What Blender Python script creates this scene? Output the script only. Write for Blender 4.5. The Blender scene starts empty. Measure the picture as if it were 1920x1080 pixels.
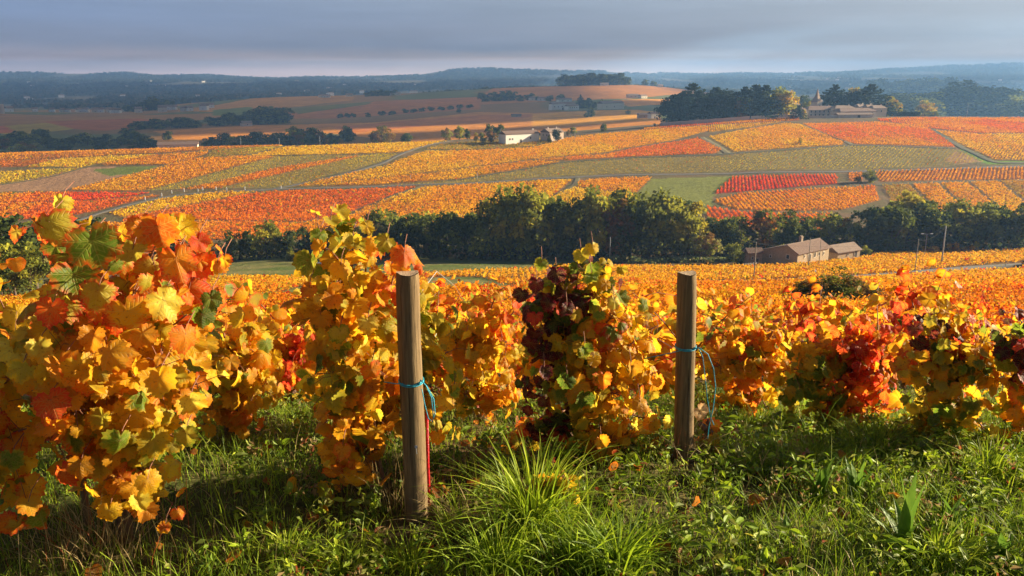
import bpy, math, random
import numpy as np
from mathutils import Vector, Matrix

# ---------------------------------------------------------------- camera, sky, sun, exposure
SC = bpy.context.scene
COL = SC.collection
FPX, PITCH = 1600.0, math.radians(14.2)
SUN_AZ, SUN_EL = math.radians(73.0), math.radians(17.0)        # azimuth clockwise from +Y (the view direction)
cam_d = bpy.data.cameras.new('camera'); cam_d.sensor_width = 36.0; cam_d.lens = 30.0
cam_d.clip_start = 0.05; cam_d.clip_end = 60000.0
cam = bpy.data.objects.new('camera', cam_d); COL.objects.link(cam)
cam.location = (0, 0, 0); cam.rotation_euler = (math.pi/2 - PITCH, 0, 0)
SC.camera = cam
SC.view_settings.view_transform = 'Standard'; SC.view_settings.look = 'None'
SC.view_settings.gamma = 1.0; SC.view_settings.exposure = 1.66
SC.cycles.max_bounces = 8; SC.cycles.diffuse_bounces = 3; SC.cycles.transmission_bounces = 4
SC.cycles.transparent_max_bounces = 6; SC.cycles.volume_bounces = 1; SC.cycles.glossy_bounces = 2
SC.cycles.caustics_reflective = False; SC.cycles.caustics_refractive = False

def nn(nt, kind, **kw):
    n = nt.nodes.new(kind)
    for k, v in kw.items():
        if k in ('operation', 'blend_type', 'data_type', 'sky_type', 'attribute_name', 'noise_dimensions', 'vector_type',
                 'feature', 'interpolation_type', 'clamp', 'use_clamp', 'wave_type', 'bands_direction', 'noise_type'): setattr(n, k, v)
        else:
            key = int(k[1:]) if k[0] == 'i' and k[1:].isdigit() else k
            n.inputs[key].default_value = v
    return n
def lk(nt, a, b): nt.links.new(a, b)
def ramp(nt, stops, fac=None, interp='LINEAR'):
    r = nt.nodes.new('ShaderNodeValToRGB'); r.color_ramp.interpolation = interp
    e = r.color_ramp.elements
    while len(e) > 1: e.remove(e[0])
    e[0].position, e[0].color = stops[0][0], (*stops[0][1], 1)
    for p, c in stops[1:]:
        x = e.new(p); x.color = (*c, 1)
    if fac is not None: lk(nt, fac, r.inputs[0])
    return r
def mixc(nt, fac, a, b, blend='MIX'):
    m = nt.nodes.new('ShaderNodeMix'); m.data_type = 'RGBA'; m.blend_type = blend; m.clamp_factor = True
    for v, i in ((fac, 0), (a, 6), (b, 7)):
        if hasattr(v, 'is_linked') or hasattr(v, 'links'): lk(nt, v, m.inputs[i])
        else: m.inputs[i].default_value = v if i == 0 else (*v[:3], 1)
    return m.outputs[2]
def mth(nt, op, a, b=None, clamp=False):
    m = nt.nodes.new('ShaderNodeMath'); m.operation = op; m.use_clamp = clamp
    for v, i in ((a, 0), (b, 1)):
        if v is None: continue
        if hasattr(v, 'links'): lk(nt, v, m.inputs[i])
        else: m.inputs[i].default_value = v
    return m.outputs[0]

def build_world():
    w = bpy.data.worlds.new('World'); SC.world = w; w.use_nodes = True
    nt = w.node_tree; nt.nodes.clear()
    sky = nn(nt, 'ShaderNodeTexSky', sky_type='NISHITA'); sky.sun_disc = False
    sky.sun_elevation = SUN_EL; sky.sun_rotation = SUN_AZ; sky.air_density = 1.3; sky.dust_density = 2.0
    bg1 = nn(nt, 'ShaderNodeBackground', Strength=0.06); lk(nt, sky.outputs[0], bg1.inputs[0])
    tc = nt.nodes.new('ShaderNodeTexCoord')
    sep = nt.nodes.new('ShaderNodeSeparateXYZ'); lk(nt, tc.outputs['Generated'], sep.inputs[0])
    az = mth(nt, 'ARCTAN2', sep.outputs[0], sep.outputs[1])          # azimuth from +Y, radians
    azf = mth(nt, 'ADD', mth(nt, 'MULTIPLY', az, 0.80), 0.5, True)    # 0 at the left of the view, 1 at its right
    # stretched cloud noise, wavering the heights of the cloud layers
    mp = nt.nodes.new('ShaderNodeMapping'); mp.inputs['Scale'].default_value = (2.2, 2.2, 26.0)
    lk(nt, tc.outputs['Generated'], mp.inputs[0])
    n1 = nn(nt, 'ShaderNodeTexNoise', Scale=1.7, Detail=5.0, Roughness=0.55); lk(nt, mp.outputs[0], n1.inputs['Vector'])
    mp2 = nt.nodes.new('ShaderNodeMapping'); mp2.inputs['Scale'].default_value = (5.0, 5.0, 60.0)
    mp2.inputs['Rotation'].default_value = (0, 0.012, 0)
    lk(nt, tc.outputs['Generated'], mp2.inputs[0])
    n2 = nn(nt, 'ShaderNodeTexNoise', Scale=1.3, Detail=6.0, Roughness=0.6); lk(nt, mp2.outputs[0], n2.inputs['Vector'])
    h = mth(nt, 'ADD', sep.outputs[2], mth(nt, 'MULTIPLY', mth(nt, 'SUBTRACT', n1.outputs[0], 0.5), 0.022))
    h = mth(nt, 'ADD', h, mth(nt, 'MULTIPLY', azf, 0.006))
    hs = mth(nt, 'MULTIPLY', h, 5.0)                              # 0.2 = elevation 2.3 deg
    left = ramp(nt, [(0.0, (1.7, 1.25, 1.3)), (0.03, (1.2, .92, 1.0)), (0.08, (.52, .44, .52)), (0.14, (.26, .30, .44)), (0.30, (.21, .30, .52)), (0.42, (.25, .34, .56)), (0.7, (.13, .18, .31)), (1.0, (.09, .12, .20))], hs)
    mid = ramp(nt, [(0.0, (2.2, 1.55, 1.25)), (0.05, (1.35, 1.0, .88)), (0.10, (.60, .49, .48)), (0.155, (.27, .30, .40)), (0.33, (.25, .30, .41)), (0.42, (.29, .35, .46)), (0.7, (.14, .17, .25)), (1.0, (.09, .11, .17))], hs)
    right = ramp(nt, [(0.0, (1.5, 1.2, 1.0)), (0.06, (.90, .76, .68)), (0.14, (.54, .49, .48)), (0.22, (.36, .37, .41)), (0.36, (.42, .45, .51)), (0.46, (.40, .46, .56)), (0.7, (.20, .23, .30)), (1.0, (.12, .14, .20))], hs)
    a1 = mth(nt, 'MULTIPLY', azf, 2.0, True); a2 = mth(nt, 'SUBTRACT', mth(nt, 'MULTIPLY', azf, 2.0), 1.0, True)
    c = mixc(nt, a2, mixc(nt, a1, left.outputs[0], mid.outputs[0]), right.outputs[0])
    tx = nn(nt, 'ShaderNodeMapRange'); lk(nt, n2.outputs[0], tx.inputs[0])
    tx.inputs[1].default_value = .25; tx.inputs[2].default_value = .75; tx.inputs[3].default_value = .90; tx.inputs[4].default_value = 1.10
    vm = nt.nodes.new('ShaderNodeVectorMath'); vm.operation = 'SCALE'; lk(nt, c, vm.inputs[0]); lk(nt, tx.outputs[0], vm.inputs['Scale'])
    bg2 = nn(nt, 'ShaderNodeBackground', Strength=0.33); lk(nt, vm.outputs[0], bg2.inputs[0])
    ms = nn(nt, 'ShaderNodeMixShader'); ms.inputs[0].default_value = 0.93
    lk(nt, bg1.outputs[0], ms.inputs[1]); lk(nt, bg2.outputs[0], ms.inputs[2])
    out = nt.nodes.new('ShaderNodeOutputWorld'); lk(nt, ms.outputs[0], out.inputs[0])
build_world()
sun_d = bpy.data.lights.new('sun', 'SUN'); sun_d.energy = 5.0; sun_d.angle = math.radians(0.5); sun_d.color = (1.0, 0.84, 0.58)
sun = bpy.data.objects.new('sun', sun_d); COL.objects.link(sun)
SUNV = Vector((math.sin(SUN_AZ)*math.cos(SUN_EL), math.cos(SUN_AZ)*math.cos(SUN_EL), math.sin(SUN_EL)))
sun.rotation_euler = (-SUNV).to_track_quat('-Z', 'Y').to_euler()

# ---------------------------------------------------------------- small helpers
rng = np.random.default_rng(7); random.seed(7)
CP, SP = math.cos(PITCH), math.sin(PITCH)
def tag(o, label=None, cat=None, group=None, kind=None):
    if label: o['label'] = label
    if cat: o['category'] = cat
    if group: o['group'] = group
    if kind: o['kind'] = kind
    return o
def empty(name, loc, rz=0.0, label=None, cat=None, group=None):
    o = bpy.data.objects.new(name, None); COL.objects.link(o); o.empty_display_size = .1
    o.location = loc; o.rotation_euler = (0, 0, rz)
    return tag(o, label, cat, group)
def link(name, me, parent=None, loc=None):
    o = bpy.data.objects.new(name, me); COL.objects.link(o)
    if parent is not None: o.parent = parent
    if loc is not None: o.location = loc
    return o
def np_mesh(name, V, F, mats, col=None, smooth=False, uv=None, mi=None, col2=None):
    """V (n,3), F (m,k) with one k, or a list of such arrays; col / uv per vertex."""
    V = np.asarray(V, dtype=np.float32)
    Fs = F if isinstance(F, list) else [F]
    Fs = [np.asarray(f, dtype=np.int32) for f in Fs if len(f)]
    me = bpy.data.meshes.new(name)
    me.vertices.add(len(V)); me.vertices.foreach_set('co', V.ravel())
    loops = np.concatenate([f.ravel() for f in Fs]); tot = np.concatenate([np.full(len(f), f.shape[1], np.int32) for f in Fs])
    start = np.concatenate([[0], np.cumsum(tot)[:-1]]).astype(np.int32)
    me.loops.add(len(loops)); me.loops.foreach_set('vertex_index', loops)
    me.polygons.add(len(tot)); me.polygons.foreach_set('loop_start', start)
    me.update(calc_edges=True)
    if mi is not None: me.polygons.foreach_set('material_index', np.asarray(mi, np.int32))
    me.polygons.foreach_set('use_smooth', np.full(len(tot), smooth))
    for nm, c in (('Col', col), ('Edge', col2)):
        if c is not None:
            c = np.asarray(c, np.float32)
            if c.shape[1] == 3: c = np.hstack([c, np.ones((len(c), 1), np.float32)])
            a = me.color_attributes.new(nm, 'FLOAT_COLOR', 'POINT'); a.data.foreach_set('color', c.ravel())
    if uv is not None:
        l = me.uv_layers.new(name='UVMap'); l.data.foreach_set('uv', np.asarray(uv, np.float32)[loops].ravel())
    for m in (mats if isinstance(mats, (list, tuple)) else [mats]): me.materials.append(m)
    return me
class MB:
    """collects boxes, prisms and tubes into one mesh"""
    def __init__(s): s.v = []; s.f = []; s.m = []
    def add(s, vs, fs, m=0):
        o = len(s.v); s.v += [tuple(v) for v in vs]; s.f += [tuple(i+o for i in f) for f in fs]; s.m += [m]*len(fs); return s
    def box(s, x0, y0, z0, x1, y1, z1, m=0):
        return s.add([(x0,y0,z0),(x1,y0,z0),(x1,y1,z0),(x0,y1,z0),(x0,y0,z1),(x1,y0,z1),(x1,y1,z1),(x0,y1,z1)],
                     [(0,3,2,1),(4,5,6,7),(0,1,5,4),(1,2,6,5),(2,3,7,6),(3,0,4,7)], m)
    def tube(s, pts, rad, k=6, m=0, cap=True):
        pts = [Vector(p) for p in pts]; n = len(pts)
        if not hasattr(rad, '__len__'): rad = [rad]*n
        up = Vector((0.13, 0.29, 0.95)); vs = []
        for i, p in enumerate(pts):
            t = (pts[min(i+1, n-1)] - pts[max(i-1, 0)]).normalized()
            a = t.cross(up)
            if a.length < 1e-3: a = t.cross(Vector((1, 0, 0)))
            a.normalize(); b = t.cross(a)
            for j in range(k):
                w = 2*math.pi*j/k; vs.append(p + (a*math.cos(w) + b*math.sin(w))*rad[i])
        fs = [(i*k+j, i*k+(j+1) % k, (i+1)*k+(j+1) % k, (i+1)*k+j) for i in range(n-1) for j in range(k)]
        if cap: fs += [tuple(range(k))[::-1], tuple((n-1)*k+j for j in range(k))]
        return s.add(vs, fs, m)
    def mesh(s, name, mats, smooth=False):
        me = bpy.data.meshes.new(name); me.from_pydata(s.v, [], s.f)
        for m in (mats if isinstance(mats, (list, tuple)) else [mats]): me.materials.append(m)
        me.polygons.foreach_set('material_index', s.m); me.polygons.foreach_set('use_smooth', [smooth]*len(s.f)); me.update()
        return me
    def build(s, name, mats, parent=None, smooth=False, loc=None): return link(name, s.mesh(name, mats, smooth), parent, loc)

def _hash(ix, iy, seed):
    h = (ix.astype(np.int64)*374761393 + iy.astype(np.int64)*668265263 + seed*982451653) & 0x7fffffff
    h = ((h ^ (h >> 13))*1274126177) & 0x7fffffff
    return ((h ^ (h >> 16)) & 0xffff)/65535.0
def vnoise(x, y, seed=0):
    ix = np.floor(x); iy = np.floor(y); fx = x-ix; fy = y-iy
    fx = fx*fx*(3-2*fx); fy = fy*fy*(3-2*fy)
    ix = ix.astype(np.int64); iy = iy.astype(np.int64)
    a = _hash(ix, iy, seed); b = _hash(ix+1, iy, seed); c = _hash(ix, iy+1, seed); d = _hash(ix+1, iy+1, seed)
    return (a*(1-fx)+b*fx)*(1-fy) + (c*(1-fx)+d*fx)*fy
def fbm(x, y, seed=0, octs=4):
    x = np.asarray(x, float); y = np.asarray(y, float); s = 0; a = .5; t = 0
    for i in range(octs): s = s + a*vnoise(x*2**i, y*2**i, seed+i*17); t += a; a *= .5
    return s/t

# ---------------------------------------------------------------- terrain: real heights from a table of ridge and valley lines
PXC = np.array([0, 240, 480, 720, 960, 1200, 1440, 1680, 1920.])
def slope_of(py): return np.tan(np.arctan((540-np.asarray(py, float))/FPX) - PITCH)
KN = [  # (distance, 'z' height relative to the eye | 'p' height as line of sight), nine values from left to right
 (-60, 'z', [-1.3]*9), (0, 'z', [-1.80]*9), (3.7, 'z', [-1.81]*9), (4.6, 'z', [-1.98]*9), (6, 'z', [-2.42]*9), (10, 'z', [-3.7]*9),
 (25, 'z', [-8.0, -7.9, -7.8, -7.7, -7.7, -7.7, -7.7, -7.7, -7.7]),
 (60, 'p', [592, 580, 566, 556, 552, 550, 550, 549, 548]),
 (110, 'p', [566, 556, 545, 539, 537, 536, 535, 533, 531]),
 (183, 'p', [544, 534, 524, 521, 519, 519, 522, 514, 506]),
 (220, 'p', [534, 520, 509, 507, 505, 504, 502, 494, 488]),
 (262, 'p', [524, 505, 485, 485, 487, 487, 482, 475, 470]),
 (310, 'p', [470, 462, 452, 448, 444, 440, 436, 430, 426]),
 (385, 'p', [405, 402, 398, 392, 385, 378, 374, 372, 370]),
 (450, 'p', [355, 352, 346, 342, 340, 336, 333, 332, 331]),
 (520, 'p', [313, 306, 300, 297, 296, 290, 283, 281, 280]),
 ([565, 570, 580, 600, 630, 660, 690, 715, 735], 'p', [288, 280, 273, 267, 261, 243, 222, 218, 218]),
 (790, 'p', [291, 285, 281, 270, 256, 234, 219, 218, 219]),
 (900, 'p', [279, 274, 268, 256, 245, 226, 219, 219, 220]),
 (1150, 'p', [256, 252, 246, 237, 230, 214, 220, 222, 224]),
 (1500, 'p', [229, 226, 230, 217, 208, 199, 217, 219, 221]),
 (2000, 'p', [210, 212, 202, 193, 185, 178, 203, 205, 210]),
 (2600, 'p', [208, 207, 182, 177, 163, 156, 188, 180, 197]),
 (3600, 'p', [200, 195, 186, 181, 176, 172, 178, 178, 190]),
 (5500, 'p', [180, 176, 173, 171, 168, 167, 168, 168, 172]),
 (7500, 'p', [161, 160, 159, 158, 156, 154, 153, 151, 150]),
 (9400, 'p', [149, 149, 151, 150, 147, 146, 145, 142, 140]),
 (11000, 'h', None), (12200, 'z', [-120]*9), (30000, 'z', [-150]*9)]
HILL = [(-600, 140), (0, 136), (70, 136), (130, 136), (240, 137), (300, 139), (340, 139.5), (380, 139), (410, 142), (440, 145), (520, 146), (600, 146.5), (680, 146.5),
        (740, 143), (780, 139), (820, 132), (870, 127.5), (920, 127.5), (950, 130), (1000, 129.5), (1060, 131), (1110, 133), (1200, 137), (1260, 137.5), (1330, 138.5),
        (1420, 138.5), (1470, 139), (1560, 136), (1620, 132), (1680, 126), (1740, 124), (1790, 123), (1850, 120), (1900, 117), (1960, 115), (2500, 112)]
UG = np.linspace(-0.9, 0.9, 361)
def _build_table():
    ys, rows = [], []
    for Y, mode, vals in KN:
        if mode == 'h':
            px = np.array([a for a, b in HILL]); py = np.array([b for a, b in HILL])
        else: px, py = PXC, np.array(vals, float)
        Yc = np.array(Y, float)*np.ones(len(px))
        z = py.copy() if mode == 'z' else Yc*slope_of(py)
        cy = CP - np.where(Yc > 1, z/np.maximum(Yc, 1), -.5)*SP
        u = (px-960)/FPX*cy
        zz = np.interp(UG, u, z); yy = np.interp(UG, u, Yc)
        if mode != 'h':
            k = np.hanning(31); k /= k.sum()
            pad = lambda q: np.convolve(np.pad(q, 15, mode='edge'), k, 'valid')
            zz, yy = pad(zz), pad(yy)
        ys.append(yy); rows.append(zz)
    return np.array(ys), np.array(rows)
_KY, _KZ = _build_table()
def _t(Y): return np.sign(Y)*np.log1p(np.abs(Y)/4.0)                # distance axis, near-linear close by
TG = np.linspace(_t(np.float64(-60)), _t(np.float64(30000)), 900)
TAB = np.zeros((len(TG), len(UG)))
for j in range(len(UG)):
    c = np.interp(TG, _t(_KY[:, j]), _KZ[:, j])
    k = np.hanning(9); k /= k.sum()
    TAB[:, j] = np.convolve(np.pad(c, 4, mode='edge'), k, 'valid')
def height(X, Y):
    X = np.asarray(X, float); Y = np.asarray(Y, float)
    u = np.clip(X/np.maximum(Y, 12.0), UG[0], UG[-1]-1e-6); t = np.clip(_t(Y), TG[0], TG[-1]-1e-6)
    fu = (u-UG[0])/(UG[1]-UG[0]); ft = (t-TG[0])/(TG[1]-TG[0])
    iu = np.clip(fu.astype(int), 0, len(UG)-2); it = np.clip(ft.astype(int), 0, len(TG)-2); fu = fu-iu; ft = ft-it
    z = (TAB[it, iu]*(1-fu)+TAB[it, iu+1]*fu)*(1-ft) + (TAB[it+1, iu]*(1-fu)+TAB[it+1, iu+1]*fu)*ft
    near = np.clip((60-np.abs(Y))/50, 0, 1); farw = np.clip((np.abs(Y)-7500)/3000, 0, 1)
    z = z + near*(0.05*(vnoise(X/.55, Y/.55, 3)-.5) + 0.10*(vnoise(X/2.1, Y/2.1, 4)-.5))
    z = z + (1-near)*0.5*(vnoise(X/23, Y/23, 5)-.5) + farw*40*(fbm(X/600, Y/600, 8)-.5)
    return z
def H(x, y): return float(height(x, y))
_PY = np.geomspace(1.8, 12500, 7000)
def ray(px, py):
    a = (px-960)/FPX; b = (540-py)/FPX
    return np.array([a, CP+b*SP, -SP+b*CP])
def pick(px, py, ymin=0):
    d = ray(px, py); X = _PY*d[0]/d[1]; Z = _PY*d[2]/d[1]
    hit = np.nonzero((Z < height(X, _PY)) & (_PY > ymin))[0]
    i = hit[0] if len(hit) else len(_PY)-1
    return np.array([X[i], _PY[i], height(X[i], _PY[i])])
def at(px, py, Y):
    """the point seen at (px, py) at distance Y"""
    d = ray(px, py); return Vector((d[0]/d[1]*Y, Y, d[2]/d[1]*Y))
def on_ground(px, Y):
    """ground point at distance Y in the column px"""
    z = -1.0
    for _ in range(6):
        X = (px-960)/FPX*(Y*CP - z*SP); z = H(X, Y)
    return Vector((X, Y, z))
def project(P):
    P = np.asarray(P, float); c = P[..., 1]*CP - P[..., 2]*SP; v = P[..., 2]*CP + P[..., 1]*SP
    return 960+FPX*P[..., 0]/c, 540-FPX*v/c
def in_poly(X, Y, poly):
    X = np.asarray(X); Y = np.asarray(Y); r = np.zeros(X.shape, bool); n = len(poly)
    for i in range(n):
        x0, y0 = poly[i][0], poly[i][1]; x1, y1 = poly[(i+1) % n][0], poly[(i+1) % n][1]
        if y0 == y1: continue
        c = ((y0 > Y) != (y1 > Y)) & (X < (x1-x0)*(Y-y0)/(y1-y0)+x0); r ^= c
    return r
# ---------------------------------------------------------------- materials
def new_mat(name):
    m = bpy.data.materials.new(name); m.use_nodes = True; m.node_tree.nodes.clear(); return m
def leafy(name, trans=.45, rough=.6, spec=.25, attr='Col', vary=.0):
    """diffuse and light-passing leaf surface coloured by the leaf's own colour attribute"""
    m = new_mat(name); nt = m.node_tree
    a = nn(nt, 'ShaderNodeAttribute', attribute_name=attr); c = a.outputs[0]
    p = nn(nt, 'ShaderNodeBsdfPrincipled'); p.inputs['Roughness'].default_value = rough; p.inputs['Specular IOR Level'].default_value = spec
    t = nt.nodes.new('ShaderNodeBsdfTranslucent'); lk(nt, c, p.inputs[0]); lk(nt, c, t.inputs[0])
    ms = nt.nodes.new('ShaderNodeMixShader'); ms.inputs[0].default_value = trans
    lk(nt, p.outputs[0], ms.inputs[1]); lk(nt, t.outputs[0], ms.inputs[2])
    o = nt.nodes.new('ShaderNodeOutputMaterial'); lk(nt, ms.outputs[0], o.inputs[0]); return m
def surf(name, c1, c2, scale=3.0, rough=.85, bump=.3, detail=5, stretch=(1, 1, 1), coord='Object', extra=None, bscale=None, spec=.3):
    m = new_mat(name); nt = m.node_tree
    tc = nt.nodes.new('ShaderNodeTexCoord'); mp = nt.nodes.new('ShaderNodeMapping'); mp.inputs['Scale'].default_value = stretch
    lk(nt, tc.outputs[coord], mp.inputs[0])
    n = nn(nt, 'ShaderNodeTexNoise', Scale=scale, Detail=detail, Roughness=.62); lk(nt, mp.outputs[0], n.inputs['Vector'])
    f = nn(nt, 'ShaderNodeMapRange'); lk(nt, n.outputs[0], f.inputs[0]); f.inputs[1].default_value = .3; f.inputs[2].default_value = .7
    c = mixc(nt, f.outputs[0], c1, c2)
    if extra: c = extra(nt, tc, c)
    p = nn(nt, 'ShaderNodeBsdfPrincipled'); p.inputs['Roughness'].default_value = rough; p.inputs['Specular IOR Level'].default_value = spec
    lk(nt, c, p.inputs[0])
    if bump:
        n3 = nn(nt, 'ShaderNodeTexNoise', Scale=bscale or scale*3, Detail=4.0); lk(nt, mp.outputs[0], n3.inputs['Vector'])
        b = nn(nt, 'ShaderNodeBump', Strength=bump, Distance=.02); lk(nt, n3.outputs[0], b.inputs['Height']); lk(nt, b.outputs[0], p.inputs['Normal'])
    o = nt.nodes.new('ShaderNodeOutputMaterial'); lk(nt, p.outputs[0], o.inputs[0]); return m

def ground_mat():
    m = new_mat('ground'); nt = m.node_tree
    a = nn(nt, 'ShaderNodeAttribute', attribute_name='Col')
    tc = nt.nodes.new('ShaderNodeTexCoord'); g = nt.nodes.new('ShaderNodeNewGeometry')
    v = []
    for s, d in ((6.0, 4.0), (.45, 5.0), (.05, 5.0)):
        n = nn(nt, 'ShaderNodeTexNoise', Scale=s, Detail=d, Roughness=.65); lk(nt, tc.outputs['Object'], n.inputs['Vector']); v.append(n.outputs[0])
    s = mth(nt, 'ADD', mth(nt, 'ADD', mth(nt, 'MULTIPLY', v[0], .9), mth(nt, 'MULTIPLY', v[1], .9)), mth(nt, 'MULTIPLY', v[2], .5))
    s = mth(nt, 'ADD', s, -.15)
    vm = nt.nodes.new('ShaderNodeVectorMath'); vm.operation = 'SCALE'; lk(nt, a.outputs[0], vm.inputs[0]); lk(nt, s, vm.inputs['Scale'])
    p = nn(nt, 'ShaderNodeBsdfPrincipled'); p.inputs['Roughness'].default_value = .95; p.inputs['Specular IOR Level'].default_value = .1
    lk(nt, vm.outputs[0], p.inputs[0])
    b = nn(nt, 'ShaderNodeBump', Strength=.9, Distance=.06); lk(nt, v[0], b.inputs['Height'])
    b2 = nn(nt, 'ShaderNodeBump', Strength=.7, Distance=1.2); lk(nt, v[1], b2.inputs['Height']); lk(nt, b.outputs[0], b2.inputs['Normal'])
    lk(nt, b2.outputs[0], p.inputs['Normal'])
    o = nt.nodes.new('ShaderNodeOutputMaterial'); lk(nt, p.outputs[0], o.inputs[0]); return m

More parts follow.
